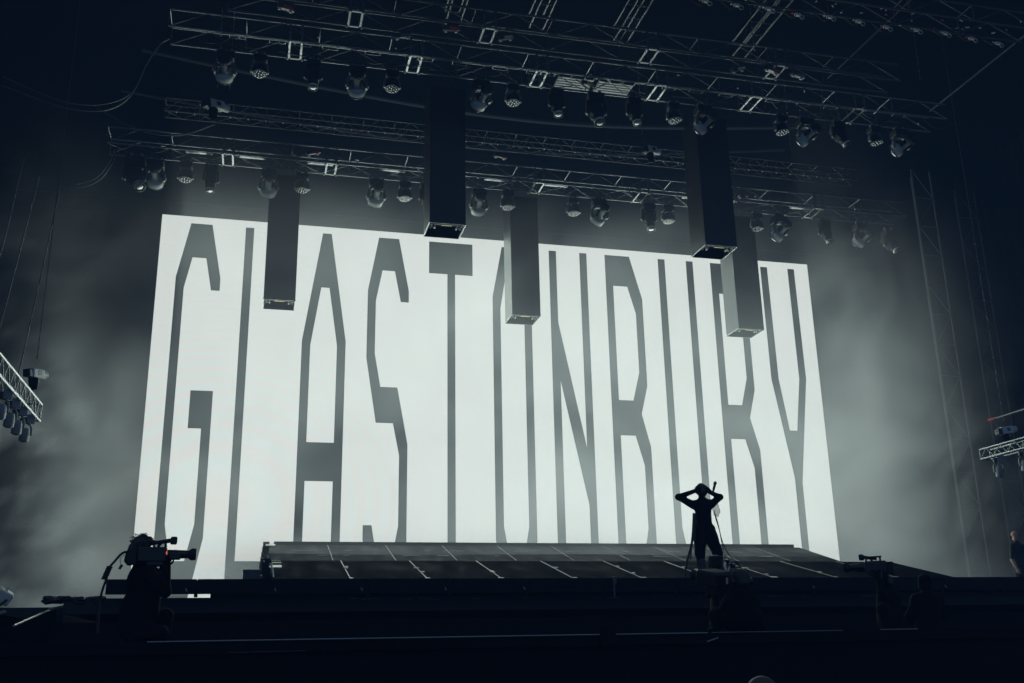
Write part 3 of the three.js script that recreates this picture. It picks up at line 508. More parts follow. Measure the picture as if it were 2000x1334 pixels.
// lattice masts
function mast(label, x, z, w, y0, y1, m, r) {
  const t = thing('lattice_mast', label, 'mast', [x, y0, z], 'lattice masts at the right of the stage'), H = y1 - y0, n = Math.round(H / 1.0);
  for (const a of [0, w]) member('leg', V(a, 0, 0), V(a, H, 0), r, m, t);
  member('leg', V(w / 2, 0, -0.5), V(w / 2, H, -0.5), r, m, t);
  for (let i = 0; i < n; i++) { const y = (i * H) / n, q = ((i + 1) * H) / n; member('rung', V(0, y, 0), V(w, y, 0), r * 0.6, m, t); member('brace', V(i % 2 ? w : 0, y, 0), V(i % 2 ? 0 : w, q, 0), r * 0.4, m, t); if (i % 2) member('rung', V(0, y, 0), V(w / 2, y, -0.5), r * 0.4, m, t); }
}
mast('faint grey lattice mast standing in smoke right of the screen', 20.2, -26.0, 0.68, FLOOR, 16.5, std(0.06, 0.065, 0.075, 0.85), 0.03);
mast('dim lattice mast behind the grey one near the right edge', 23.4, -28, 0.8, FLOOR, 17, std(0.03, 0.032, 0.042, 0.9), 0.032);

// ------------------------------------------------------------------ hardware at the left end of the decks
{
  const t = thing('flight_case', 'dark grey case on the stage beside the left end of the decks', 'case', [0.02, FLOOR, -17.6]);
  part('case_body', rbox(0.36, 0.42, 0.4, 0.015, 0, 0.25, 0), std(0.06, 0.065, 0.08, 0.5), t); part('case_lid', rbox(0.37, 0.05, 0.41, 0.01, 0, 0.475, 0), M.dimAlu, t); part('caster', [-0.12, 0.12].map((x) => new THREE.CylinderGeometry(0.03, 0.03, 0.03, 10).rotateZ(1.57).translate(x, 0.03, 0.12)), M.rubber, t);
  const u = thing('deck_support', 'cluster of pale pipes plates and clamps at the left end of the decks', 'scaffold', [0.2, 2.8, -17.2]);
  part('pipe', rod(V(0.12, 0.02, 0.5), V(0.08, 0.3, 0.1), 0.014), M.white, u); part('pipe', rod(V(0.06, 0.32, -0.1), V(0.02, 0.62, -2.9), 0.014), M.white, u); part('pipe', rod(V(-0.06, 0.02, 0.55), V(0.3, 0.0, 0.6), 0.014), M.white, u);
  part('plate', box(0.2, 0.012, 0.3, 0.14, 0.27, 0, 0.2, 0, 0), M.seam, u); part('plate', box(0.16, 0.012, 0.3, 0.18, 0.44, -1.2, 0.2, 0, 0), M.seam, u); part('plate', box(0.18, 0.012, 0.3, 0.1, 0.95, -3.4, 0.2, 0, 0), M.seam, u);
  for (let i = 0; i < 14; i++) part('clamp', rbox(rr(0.02, 0.05), rr(0.02, 0.06), 0.03, 0.006), i % 3 ? M.steel : M.white, u, [rr(-0.1, 0.06), rr(0.02, 0.6), rr(-2.2, 0.4)], [rnd(), rnd(), rnd()]);
  for (let i = 0; i < 5; i++) part('step_board', box(0.12, 0.2 + i * 0.06, 0.3), M.black, u, [-0.04 + i * 0.015, 0.42 + i * 0.1, -2.4 - i * 0.35]);
  part('side_frame', box(0.14, 0.62, 0.04, 0.0, 0.1, -0.2), M.black, u);
}
{
  const t = thing('cable_bundle', 'dark heap of coiled cables on the stage edge behind the left camera operator', 'cables', [-2.5, 2.46, -16.4]);
  for (let i = 0; i < 14; i++) part('cable', tube(Array.from({ length: 9 }, (_, k) => [-0.42 + k * 0.1 + rr(-0.03, 0.03), 0.02 + 0.085 * rnd(), rr(-0.15, 0.15)]), 0.022, 40, 6), M.rubber, t);
  for (const x of [-0.38, 0.36]) part('coil', new THREE.TorusGeometry(0.04, 0.014, 8, 18).translate(x, 0.05, 0.1), M.rubber, t);
}
{
  const t = thing('floor_light', 'white boxy floor light on a bracket at the far left stage edge', 'stage light', [-3.22, 2.42, -14.95]); t.rotation.y = 0.3;
  const b = part('light_body', rbox(0.3, 0.17, 0.2, 0.03), M.white, t, [0, 0.11, 0], [0.3, 0, -0.5]);
  part('vent', [box(0.05, 0.004, 0.12, -0.04, 0.086, 0), box(0.05, 0.004, 0.12, 0.03, 0.086, 0)], M.black, b); part('front_glass', box(0.006, 0.13, 0.16, -0.152, 0, 0), M.glass, b);
  part('bracket', [rod(V(0.08, 0.04, 0.1), V(-0.1, -0.14, 0.1), 0.016), rod(V(0.08, 0.04, -0.1), V(-0.1, -0.14, -0.1), 0.016)], M.gloss, t);
  part('foot_plate', box(0.26, 0.016, 0.3, -0.04, -0.15, 0.1, 0.1, 0, 0.35), M.steel, t);
}

// ------------------------------------------------------------------ people
function flesh(caps, cell, k = 0.03, noise = 0) {                  // one skin over joined tapered bones
  const lo = V(1e9, 1e9, 1e9), hi = V(-1e9, -1e9, -1e9);
  for (const c of caps) for (const s of [0, 3]) { const r = Math.max(c[6], c[7]) * (c[8] ?? 1.0 > 1 ? 1.3 : 1.1) + 0.03; for (let i = 0; i < 3; i++) { lo.setComponent(i, Math.min(lo.getComponent(i), c[s + i] - r)); hi.setComponent(i, Math.max(hi.getComponent(i), c[s + i] + r)); } }
  const mid = lo.clone().add(hi).multiplyScalar(0.5), half = Math.max(hi.x - lo.x, hi.y - lo.y, hi.z - lo.z) / 2 + cell * 3, n = Math.ceil((2 * half) / cell);
  const mc = new MarchingCubes(n, M.black, false, false, 160000); mc.isolation = 0;
  const f = mc.field.fill(-1), acc = new Float32Array(n * n * n).fill(1e3);
  for (const [ax, ay, az, bx, by, bz, ra, rb, ez = 1] of caps) {
    const R = Math.max(ra, rb) * 1.15 + k * 3 + cell * 2, ix = (v, m) => Math.round(((v - m) / half) * (n / 2) + n / 2);
    const x0 = Math.max(0, ix(Math.min(ax, bx) - R, mid.x)), x1 = Math.min(n - 1, ix(Math.max(ax, bx) + R, mid.x)), y0 = Math.max(0, ix(Math.min(ay, by) - R, mid.y)), y1 = Math.min(n - 1, ix(Math.max(ay, by) + R, mid.y)), z0 = Math.max(0, ix(Math.min(az, bz) - R, mid.z)), z1 = Math.min(n - 1, ix(Math.max(az, bz) + R, mid.z));
    const dx = bx - ax, dy = by - ay, dz = (bz - az) / ez, dd = dx * dx + dy * dy + dz * dz || 1e-9;
    for (let z = z0; z <= z1; z++) for (let y = y0; y <= y1; y++) for (let x = x0; x <= x1; x++) {
      const px = ((x - n / 2) / (n / 2)) * half + mid.x - ax, py = ((y - n / 2) / (n / 2)) * half + mid.y - ay, pz = (((z - n / 2) / (n / 2)) * half + mid.z - az) / ez;
      const t = Math.max(0, Math.min(1, (px * dx + py * dy + pz * dz) / dd)), d = Math.hypot(px - t * dx, py - t * dy, pz - t * dz) - (ra + (rb - ra) * t), i = x + y * n + z * n * n, a = acc[i];
      const h = Math.max(0, k - Math.abs(a - d)) / k; acc[i] = Math.min(a, d) - h * h * k * 0.25;
    }
  }
  for (let i = 0; i < f.length; i++) f[i] = -acc[i];
  if (noise) for (let z = 0; z < n; z++) for (let y = 0; y < n; y++) for (let x = 0; x < n; x++) { const i = x + y * n + z * n * n; if (Math.abs(f[i]) < 0.08) f[i] += noise * fbm((x * cell) * 14, (y * cell) * 14, (z * cell) * 14, 2); }
  mc.update();
  const c = mc.count, g = new THREE.BufferGeometry(), p = mc.positionArray.slice(0, c * 3);
  for (let i = 0; i < c; i++) { p[i * 3] = p[i * 3] * half + mid.x; p[i * 3 + 1] = p[i * 3 + 1] * half + mid.y; p[i * 3 + 2] = p[i * 3 + 2] * half + mid.z; }
  g.setAttribute('position', new THREE.BufferAttribute(p, 3)); g.setAttribute('normal', new THREE.BufferAttribute(mc.normalArray.slice(0, c * 3), 3));
  return g;
}
function handCaps(w, dir, side, curl, s = 1) {                     // palm, four fingers and a thumb from wrist w along dir; side = towards the thumb, curl = the way the fingers bend
  const D = V(...dir).normalize(), S = V(...side).addScaledVector(D, -V(...side).dot(D)).normalize(), C = V(...curl).addScaledVector(D, -V(...curl).dot(D)).normalize(), W = V(...w), caps = [];
  const at = (a, b, c) => W.clone().addScaledVector(D, a * s).addScaledVector(S, b * s).addScaledVector(C, c * s), add = (p, q, r0, r1) => caps.push([...p.toArray(), ...q.toArray(), r0 * s, r1 * s]);
  for (const b of [-0.025, 0, 0.024]) add(at(0.0, b * 0.6, 0), at(0.08, b, 0), 0.018, 0.015);
  [[0.03, 0.068], [0.01, 0.076], [-0.011, 0.07], [-0.031, 0.054]].forEach(([b, l]) => { const a0 = at(0.078, b, 0), a1 = at(0.078 + l * 0.48, b * 1.15, l * 0.18), a2 = at(0.078 + l * 0.78, b * 1.2, l * 0.45), a3 = at(0.078 + l * 0.92, b * 1.2, l * 0.72); add(a0, a1, 0.0095, 0.009); add(a1, a2, 0.009, 0.0085); add(a2, a3, 0.0085, 0.0075); });
  add(at(0.015, 0.028, 0.004), at(0.05, 0.058, 0.012), 0.014, 0.011); add(at(0.05, 0.058, 0.012), at(0.085, 0.066, 0.026), 0.011, 0.009);
  return caps;
}
const skinFlat = (g) => { g.setAttribute('uv', new THREE.BufferAttribute(new Float32Array(g.attributes.position.count * 2), 2)); return g; };
const bodyOf = (...gs) => mergeGeometries(gs.map(skinFlat));
const darkCloth = (r, g, b) => new THREE.MeshPhysicalMaterial({ color: new THREE.Color().setRGB(r, g, b), roughness: 0.9, specularIntensity: 0.25 });
const clothing = (c) => std(c[0], c[1], c[2], 0.85);
{
  // performer: back to the camera, both hands behind the head
  const t = thing('person', 'performer in a dark suit standing at the stage lip, hands behind the head', 'person', [7.66, 2.815, -16.62]);
  t.rotation.y = -0.2;
  const body = flesh([
    [-0.02, 1.06, 0, -0.02, 1.24, 0.01, 0.128, 0.158, 0.72], [-0.02, 0.98, 0, -0.02, 1.06, 0, 0.12, 0.118, 0.75], [-0.14, 1.3, 0.01, 0.1, 1.31, 0.01, 0.06, 0.06], [-0.02, 1.28, 0, -0.02, 1.42, 0, 0.075, 0.06],
    [-0.09, 0.84, 0, 0.06, 0.84, 0, 0.118, 0.118, 0.85], [-0.02, 0.9, 0, -0.02, 1.02, 0, 0.14, 0.122, 0.78],
    [-0.105, 0.72, 0.01, -0.125, 0.44, -0.01, 0.122, 0.086], [-0.125, 0.46, -0.01, -0.12, 0.12, 0.03, 0.084, 0.056], [-0.115, 0.07, 0.04, -0.13, 0.045, -0.12, 0.045, 0.035],
    [0.085, 0.72, 0.01, 0.185, 0.44, -0.01, 0.122, 0.086], [0.185, 0.45, -0.01, 0.23, 0.12, 0.03, 0.084, 0.056], [0.22, 0.07, 0.04, 0.25, 0.045, -0.12, 0.045, 0.035],
    [-0.18, 1.27, 0.01, -0.43, 1.43, -0.06, 0.072, 0.05], [-0.43, 1.43, -0.06, -0.13, 1.52, 0.1, 0.05, 0.034],
    [0.13, 1.28, 0.01, 0.34, 1.43, -0.14, 0.072, 0.05], [0.34, 1.43, -0.14, 0.1, 1.485, 0.1, 0.05, 0.034],
  ], 0.014, 0.04);
  const head = flesh([[-0.02, 1.44, 0, -0.02, 1.5, -0.01, 0.05, 0.055], [-0.02, 1.54, -0.005, -0.02, 1.5, -0.02, 0.09, 0.08], [-0.02, 1.5, -0.09, -0.02, 1.51, -0.06, 0.03, 0.04], [-0.02, 1.53, -0.11, -0.02, 1.55, -0.1, 0.012, 0.01], [-0.105, 1.54, 0, -0.11, 1.56, 0.005, 0.016, 0.018], [0.065, 1.54, 0, 0.07, 1.56, 0.005, 0.016, 0.018]], 0.008, 0.02);
  const handL = flesh(handCaps([-0.15, 1.515, 0.1], [1, 0.2, 0.1], [0, 1, 0], [0, 0, -1]), 0.005, 0.008), handR = flesh(handCaps([0.12, 1.49, 0.1], [-1, 0.3, 0.1], [0, 1, 0], [0, 0, -1]), 0.005, 0.008);
  part('body', bodyOf(body, head, handL, handR), darkCloth(0.007, 0.007, 0.009), t);
  part('hair', flesh([[-0.02, 1.555, 0.0, -0.02, 1.5, 0.035, 0.1, 0.09], [-0.07, 1.54, 0.01, 0.03, 1.54, 0.01, 0.08, 0.08], [-0.02, 1.61, -0.02, -0.04, 1.59, 0.03, 0.055, 0.05]], 0.009, 0.02, 0.006), M.hair, t);
  part('boot', flesh([[-0.115, 0.3, 0.02, -0.115, 0.1, 0.035, 0.072, 0.058], [-0.115, 0.06, 0.05, -0.13, 0.045, -0.13, 0.05, 0.042]], 0.01, 0.02), M.gloss, t);
  part('boot', flesh([[0.195, 0.3, 0.02, 0.22, 0.1, 0.035, 0.072, 0.058], [0.22, 0.06, 0.05, 0.25, 0.045, -0.13, 0.05, 0.042]], 0.01, 0.02), M.gloss, t);
  part('sash', [tube([[-0.19, 1.13, 0.02], [-0.215, 0.95, 0.04], [-0.245, 0.74, 0.05], [-0.28, 0.58, 0.06], [-0.36, 0.36, 0.08], [-0.42, 0.12, 0.08], [-0.425, 0.05, 0.08]], 0.02, 60, 7), tube([[-0.2, 0.78, 0.05], [-0.26, 0.62, 0.07], [-0.31, 0.42, 0.1], [-0.32, 0.33, 0.1]], 0.012, 30, 6), tube([[-0.17, 1.12, 0.06], [-0.21, 0.9, 0.07], [-0.23, 0.66, 0.08]], 0.026, 40, 6)], clothing([0.03, 0.03, 0.035]), t);
  part('thin_strap', [tube([[0.17, 1.17, 0.04], [0.18, 1.05, 0.06], [0.22, 0.85, 0.08], [0.27, 0.6, 0.08], [0.36, 0.4, 0.08], [0.42, 0.33, 0.08]], 0.008, 60, 6), tube([[0.18, 1.12, 0.05], [0.215, 0.9, 0.09], [0.24, 0.65, 0.1], [0.28, 0.42, 0.09], [0.31, 0.3, 0.09]], 0.006, 60, 6)], M.rubber, t);
  { const g = new THREE.SphereGeometry(0.1, 28, 20).scale(0.7, 1, 0.5), p = g.attributes.position; for (let i = 0; i < p.count; i++) { const k = 1 + 0.9 * fbm(p.getX(i) * 16, p.getY(i) * 16, p.getZ(i) * 16, 3); p.setXYZ(i, p.getX(i) * k, p.getY(i) * k, p.getZ(i) * k); } g.computeVertexNormals();
    part('sheer_ruffle', g, new THREE.MeshPhysicalMaterial({ color: 0x8b9090, roughness: 0.95, transmission: 0.6, thickness: 0, transparent: true, opacity: 0.4, side: THREE.DoubleSide }), t, [0.22, 1.19, -0.02]); }
  const mic = thing('microphone', 'dark handheld microphone pointing up from the right hand of the performer', 'microphone', [7.8, 4.3, -16.5]); mic.rotation.set(0, 0, -0.33);
  part('mic_handle', new THREE.CylinderGeometry(0.025, 0.018, 0.2, 14).translate(0, 0.06, 0), M.gloss, mic); part('mic_grille', new THREE.SphereGeometry(0.03, 14, 10).scale(1, 1.15, 1).translate(0, 0.17, 0), M.black, mic);
}
function broadcastCamera(label, pos, turn, o = {}) {               // lens towards +x
  const t = thing('broadcast_camera', label, 'video camera', pos, 'shoulder and pedestal video cameras'); t.rotation.set(0, turn, o.tilt ?? 0);
  part('camera_body', [rbox(0.34, 0.2, 0.13, 0.02), rbox(0.2, 0.07, 0.11, 0.02, 0.04, -0.12, 0)], M.gloss, t);
  part('battery', rbox(0.1, 0.21, 0.11, 0.012, -0.23, -0.03, 0), M.black, t);
  part('top_handle', [rbox(0.28, 0.028, 0.03, 0.012, 0.03, 0.17, 0), rbox(0.03, 0.08, 0.03, 0.01, -0.08, 0.13, 0), rbox(0.03, 0.08, 0.03, 0.01, 0.15, 0.13, 0)], M.rubber, t);
  const lens = part('lens_barrel', [new THREE.CylinderGeometry(0.055, 0.06, 0.24, 22).rotateZ(-1.5708).translate(0.3, 0.01, 0), new THREE.CylinderGeometry(0.062, 0.062, 0.03, 22).rotateZ(-1.5708).translate(0.27, 0.01, 0), rbox(0.13, 0.08, 0.07, 0.015, 0.27, -0.03, 0.06)], M.gloss, t);
  const hs = new THREE.LatheGeometry([[0.06, 0], [0.105, 0.05], [0.1, 0.1], [0.09, 0.1], [0.05, 0.0]].map((p) => new THREE.Vector2(...p)), 4).rotateY(Math.PI / 4).rotateZ(-1.5708).translate(0.42, 0.01, 0);
  part('lens_hood', hs, M.black, lens); part('front_glass', new THREE.CircleGeometry(0.05, 20).rotateY(1.5708).translate(0.43, 0.01, 0), M.glass, lens);
  const v = part('viewfinder', [rod(V(0.04, 0.15, 0.08), V(0.2, 0.18, 0.1), 0.026, 0.03, 12), rbox(0.08, 0.1, 0.1, 0.02, 0.24, 0.18, 0.1), rod(V(0.06, 0.1, 0.06), V(0.1, 0.16, 0.09), 0.018)], M.black, t);
  part('eyecup', new THREE.CylinderGeometry(0.035, 0.028, 0.05, 16).rotateZ(1.57).translate(0.015, 0.15, 0.08), M.rubber, v);
  part('tally_light', rbox(0.012, o.tally ?? 0.035, 0.02, 0.003, 0.165, 0.02, 0.07), new THREE.MeshStandardMaterial({ color: 0x300404, emissive: new THREE.Color(1, 0.07, 0.035), emissiveIntensity: 1.1 }), t);
  return t;
}
{
  // camera operator at the left, in profile, kneeling on the platform
  const ox = -1.3, oz = -13.0, t = thing('person', 'camera operator kneeling in profile at the left with a camera on the shoulder', 'person', [ox, 1.85, oz]);
  part('body', bodyOf(flesh([
    [0.06, 0.38, 0, 0.06, 0.72, 0, 0.19, 0.2, 0.85], [0.04, 0.74, 0, 0.02, 0.9, 0, 0.18, 0.11, 0.95], [0, 0.9, 0, 0.02, 1.04, 0, 0.06, 0.055], [0.0, 0.2, 0, 0, 0.42, 0, 0.2, 0.19, 0.9],
    [0.02, 0.16, 0.1, 0.3, 0.12, 0.14, 0.11, 0.08], [0.3, 0.12, 0.14, 0.02, 0.07, 0.16, 0.075, 0.05], [0.02, 0.18, -0.1, 0.32, 0.32, -0.12, 0.11, 0.08], [0.32, 0.32, -0.12, 0.34, 0.08, -0.12, 0.075, 0.05],
    [0.1, 0.8, 0.16, 0.31, 0.58, 0.2, 0.08, 0.065], [0.31, 0.58, 0.2, 0.3, 0.88, 0.14, 0.065, 0.05], [0.05, 0.8, -0.16, 0.2, 0.7, -0.16, 0.07, 0.055], [0.2, 0.7, -0.16, 0.26, 0.92, -0.06, 0.055, 0.04],
  ], 0.014, 0.04), flesh([[0.0, 1.05, 0.02, 0.0, 1.1, 0.02, 0.09, 0.095], [0.08, 1.0, 0.02, 0.1, 1.02, 0.02, 0.05, 0.05], [0.13, 1.03, 0.02, 0.14, 1.02, 0.02, 0.014, 0.016]], 0.009, 0.02), flesh(handCaps([0.3, 0.88, 0.14], [0.1, 1, -0.2], [1, 0, 0], [0, 0.2, -1]), 0.006, 0.008), flesh(handCaps([0.26, 0.92, -0.06], [0.5, 0.6, 0.3], [1, 0, 0], [0, 0, 1]), 0.006, 0.008)), darkCloth(0.003, 0.0033, 0.0045), t);
  part('hair', flesh([[-0.02, 1.14, 0.02, -0.04, 1.09, 0.02, 0.11, 0.1], [-0.08, 1.09, 0.02, -0.11, 1.0, 0.02, 0.08, 0.075], [0.07, 1.19, 0.04, 0.1, 1.17, 0.03, 0.045, 0.04], [-0.03, 1.2, 0, 0.0, 1.225, 0.02, 0.055, 0.045], [-0.09, 1.06, 0.04, -0.12, 0.96, 0.04, 0.07, 0.07]], 0.009, 0.02, 0.02), M.hair, t);
  { const curls = []; for (let i = 0; i < 26; i++) { const a = rr(0.3, 2.9), r = rr(0.1, 0.13), c = V(-0.02 + r * Math.cos(a), 1.12 + r * Math.sin(a) + 0.01, rr(-0.05, 0.09)); curls.push(tube([c, c.clone().add(V(rr(-0.03, 0.03), rr(0.005, 0.03), rr(-0.02, 0.02))), c.clone().add(V(rr(-0.05, 0.05), rr(-0.01, 0.03), 0))], 0.004, 8, 4)); } part('loose_curls', curls, M.hair, t); }
  part('headphone', [new THREE.TorusGeometry(0.12, 0.012, 6, 20, Math.PI).translate(0.03, 1.06, 0.02).rotateY(0), new THREE.CylinderGeometry(0.045, 0.045, 0.03, 18).rotateX(1.57).translate(0.03, 1.05, 0.13)], M.rubber, t);
  broadcastCamera('black shoulder video camera with a red tally light held by the operator at the left', [-1.17, 2.86, -12.85], 0.12, {}).scale.set(0.95, 0.88, 0.95);
  const c = thing('camera_cable', 'thick camera cable with a ribbed grip hanging behind the left operator', 'cable', [-1.45, 2.88, -12.9]);
  part('cable', tube([[0.0, 0.02, 0], [-0.06, 0.0, 0], [-0.14, -0.1, 0], [-0.19, -0.17, 0], [-0.21, -0.3, 0], [-0.24, -0.42, 0], [-0.26, -0.6, 0], [-0.25, -0.9, 0]], 0.014, 60, 8), M.rubber, c);
  part('ribbed_grip', Array.from({ length: 7 }, (_, i) => new THREE.TorusGeometry(0.026, 0.011, 8, 14).rotateX(1.57).rotateZ(-0.15).translate(-0.186 - i * 0.0075, -0.16 - i * 0.022, 0)), M.rubber, c);
  part('tag', rbox(0.03, 0.06, 0.02, 0.005, -0.06, -0.16, 0.03, 0, 0, -0.5), M.rubber, c); part('tag_string', tube([[-0.02, -0.01, 0.02], [-0.07, -0.06, 0.03], [-0.06, -0.14, 0.03]], 0.003, 14, 4), M.rubber, c);
}
{
  // camera operator with headphones, seen from behind
  const t = thing('person', 'crouching camera operator in headphones seen from behind below the performer', 'person', [5.6, 1.85, -11.35]);
  part('body', bodyOf(flesh([
    [0.02, 0.2, 0, 0.02, 0.36, -0.02, 0.19, 0.19, 0.85], [-0.12, 0.32, 0, 0.16, 0.32, 0, 0.1, 0.1], [0.02, 0.36, 0, 0.02, 0.5, -0.02, 0.07, 0.06], [-0.1, 0.14, 0, 0.14, 0.14, 0, 0.14, 0.14],
    [-0.1, 0.12, 0, -0.24, 0.2, -0.2, 0.1, 0.07], [-0.24, 0.2, -0.2, -0.26, 0.05, -0.12, 0.07, 0.045], [-0.26, 0.04, -0.12, -0.3, 0.035, -0.24, 0.04, 0.03], [0.14, 0.12, 0, 0.3, 0.2, -0.2, 0.1, 0.07], [0.3, 0.2, -0.2, 0.3, 0.05, -0.08, 0.07, 0.045],
    [-0.14, 0.34, 0, -0.22, 0.2, -0.16, 0.065, 0.05], [-0.22, 0.2, -0.16, -0.17, 0.42, -0.3, 0.048, 0.035], [0.18, 0.34, 0, 0.26, 0.18, -0.14, 0.065, 0.05], [0.26, 0.18, -0.14, 0.1, 0.4, -0.32, 0.048, 0.035],
  ], 0.013, 0.04), flesh([[0.04, 0.56, 0, 0.04, 0.62, 0, 0.085, 0.095], [0.03, 0.54, -0.07, 0.03, 0.56, -0.06, 0.04, 0.045], [0.03, 0.58, -0.11, 0.03, 0.575, -0.115, 0.014, 0.016]], 0.009, 0.02), flesh(handCaps([-0.17, 0.42, -0.3], [-0.2, 0.4, -1], [-1, 0, 0], [0, -1, 0]), 0.006, 0.008), flesh(handCaps([0.1, 0.4, -0.32], [-0.5, 0.4, -1], [1, 0, 0], [0, -1, 0]), 0.006, 0.008)), darkCloth(0.003, 0.0033, 0.0045), t);
  part('hair', flesh([[0.04, 0.62, 0.015, 0.04, 0.57, 0.03, 0.1, 0.085]], 0.009, 0.02), M.hair, t);
  const hp = part('headphone', [new THREE.TorusGeometry(0.118, 0.012, 8, 24, Math.PI).translate(0.04, 0.6, 0)], M.gloss, t); part('earcup', [new THREE.CylinderGeometry(0.05, 0.045, 0.04, 18).rotateZ(1.57).translate(-0.075, 0.58, 0), new THREE.CylinderGeometry(0.05, 0.045, 0.04, 18).rotateZ(1.57).translate(0.155, 0.58, 0)], M.gloss, hp);
  const c = thing('pedestal_camera', 'large boxy video camera with a square viewfinder hood in front of the crouching operator', 'video camera', [5.5, 2.49, -11.75], 'shoulder and pedestal video cameras'); c.rotation.set(0.2, 0.25, 0);
  part('camera_body', rbox(0.3, 0.17, 0.4, 0.02, 0, 0, 0), M.gloss, c); part('top_cover', rbox(0.27, 0.012, 0.34, 0.004, 0, 0.09, 0), std(0.03, 0.032, 0.034, 0.85), c); part('side_label', box(0.03, 0.075, 0.004, 0.01, 0.0, 0.203), M.white, c);
  const v = part('viewfinder_hood', rbox(0.15, 0.15, 0.1, 0.025, 0.03, 0.2, -0.05), M.black, c); part('hood_rim', [rod(V(-0.04, 0.27, 0.004), V(0.1, 0.27, 0.004), 0.004), rod(V(-0.042, 0.15, 0.004), V(-0.042, 0.26, 0.004), 0.004)], M.dimAlu, v);
  part('top_handle', [rod(V(0.08, 0.12, 0.06), V(0.17, 0.2, -0.02), 0.014), rod(V(0.11, 0.1, 0.08), V(0.2, 0.18, 0), 0.012), rbox(0.06, 0.09, 0.06, 0.012, 0.2, 0.18, -0.04), rbox(0.05, 0.05, 0.08, 0.012, 0.26, 0.15, 0)], M.gloss, c);
  part('handle_grip', [rod(V(0.06, 0.12, 0.1), V(0.14, 0.19, 0.02), 0.01), rod(V(0.1, 0.1, 0.11), V(0.17, 0.15, 0.06), 0.008)], M.white, c);
  part('pan_bar', [rod(V(0.05, -0.16, 0.22), V(0.12, -0.3, 0.3), 0.012), rod(V(0.1, -0.1, 0.2), V(0.2, -0.2, 0.24), 0.014)], M.steel, c); part('pan_head', [rbox(0.16, 0.12, 0.2, 0.02, 0, -0.15, 0), new THREE.CylinderGeometry(0.05, 0.07, 0.36, 14).translate(0, -0.38, 0)], M.gloss, c);
  part('lens_barrel', new THREE.CylinderGeometry(0.07, 0.06, 0.2, 20).rotateX(-1.5708).translate(0, 0, -0.3), M.gloss, c);
  part('cable', tube([[0.22, 0.16, 0], [0.3, 0.2, 0.02], [0.34, 0.08, 0.1], [0.2, -0.06, 0.2]], 0.012, 30, 6), M.rubber, c);
}
{
  const t = thing('person', 'camera operator crouching in the dark at the right behind a camera with a red light', 'person', [8.35, 1.75, -12.6]); t.rotation.y = 0.2;
  part('body', bodyOf(flesh([
    [0.08, 0.24, 0, 0.1, 0.5, 0, 0.18, 0.17, 0.9], [0.1, 0.55, 0, 0.06, 0.7, 0, 0.07, 0.06], [-0.06, 0.54, 0.05, 0.24, 0.54, 0, 0.08, 0.08], [0.08, 0.2, 0, -0.12, 0.38, 0.1, 0.12, 0.085], [-0.12, 0.38, 0.1, -0.1, 0.06, 0.1, 0.08, 0.05], [-0.1, 0.04, 0.1, -0.2, 0.035, 0.14, 0.04, 0.03], [0.12, 0.2, 0, 0.3, 0.3, -0.1, 0.12, 0.085], [0.3, 0.3, -0.1, 0.3, 0.05, 0, 0.08, 0.05],
    [-0.06, 0.54, 0.08, -0.16, 0.6, 0.14, 0.06, 0.05], [-0.16, 0.6, 0.14, -0.1, 0.78, 0.06, 0.045, 0.035], [0.24, 0.54, 0, 0.26, 0.66, -0.1, 0.06, 0.05], [0.26, 0.66, -0.1, 0.1, 0.8, -0.1, 0.045, 0.035],
  ], 0.014, 0.04), flesh([[0.04, 0.75, 0, 0.04, 0.8, 0, 0.085, 0.09], [-0.03, 0.74, 0, -0.02, 0.75, 0, 0.045, 0.045]], 0.01, 0.02), flesh(handCaps([-0.1, 0.78, 0.06], [0, 1, -0.3], [-1, 0, 0], [0, 0, -1]), 0.006, 0.008), flesh(handCaps([0.1, 0.8, -0.1], [-0.6, 0.6, 0.2], [0, 1, 0], [0, 0, 1]), 0.006, 0.008)), darkCloth(0.003, 0.0033, 0.0045), t);
  part('headphone', [new THREE.TorusGeometry(0.115, 0.013, 8, 24, Math.PI).rotateY(0.5).translate(0.04, 0.78, 0.02), new THREE.CylinderGeometry(0.045, 0.045, 0.04, 16).rotateX(1.57).translate(0.05, 0.77, 0.11)], M.gloss, t);
  part('shoe', flesh([[-0.1, 0.045, 0.1, -0.22, 0.035, 0.15, 0.045, 0.035]], 0.008, 0.02), std(0.3, 0.3, 0.32, 0.4), t);
  broadcastCamera('black video camera with a red tally light at the right pointing left', [8.4, 2.71, -12.75], Math.PI - 0.75, { tally: 0.02 }).scale.setScalar(0.82);
  const u = thing('person', 'dark figure bending below the right end of the raked deck', 'person', [9.3, 1.72, -13.0]);
  part('body', bodyOf(flesh([[0, 0.2, 0, 0.02, 0.5, 0, 0.19, 0.18, 0.85], [-0.14, 0.56, 0, 0.18, 0.56, 0, 0.09, 0.09], [0.02, 0.6, 0, 0.02, 0.72, 0, 0.07, 0.06], [-0.16, 0.54, 0, -0.26, 0.34, -0.06, 0.07, 0.055], [-0.26, 0.34, -0.06, -0.14, 0.26, -0.2, 0.05, 0.04], [0.2, 0.54, 0, 0.3, 0.34, -0.06, 0.07, 0.055], [0.3, 0.34, -0.06, 0.18, 0.26, -0.2, 0.05, 0.04], [-0.1, 0.18, 0, -0.16, 0.05, -0.1, 0.12, 0.07], [0.12, 0.18, 0, 0.16, 0.05, -0.1, 0.12, 0.07]], 0.016, 0.04), flesh([[0.02, 0.76, 0, 0.02, 0.82, 0, 0.09, 0.095], [0.0, 0.75, -0.07, 0, 0.76, -0.06, 0.04, 0.045]], 0.01, 0.02)), darkCloth(0.003, 0.0033, 0.0045), u);
}
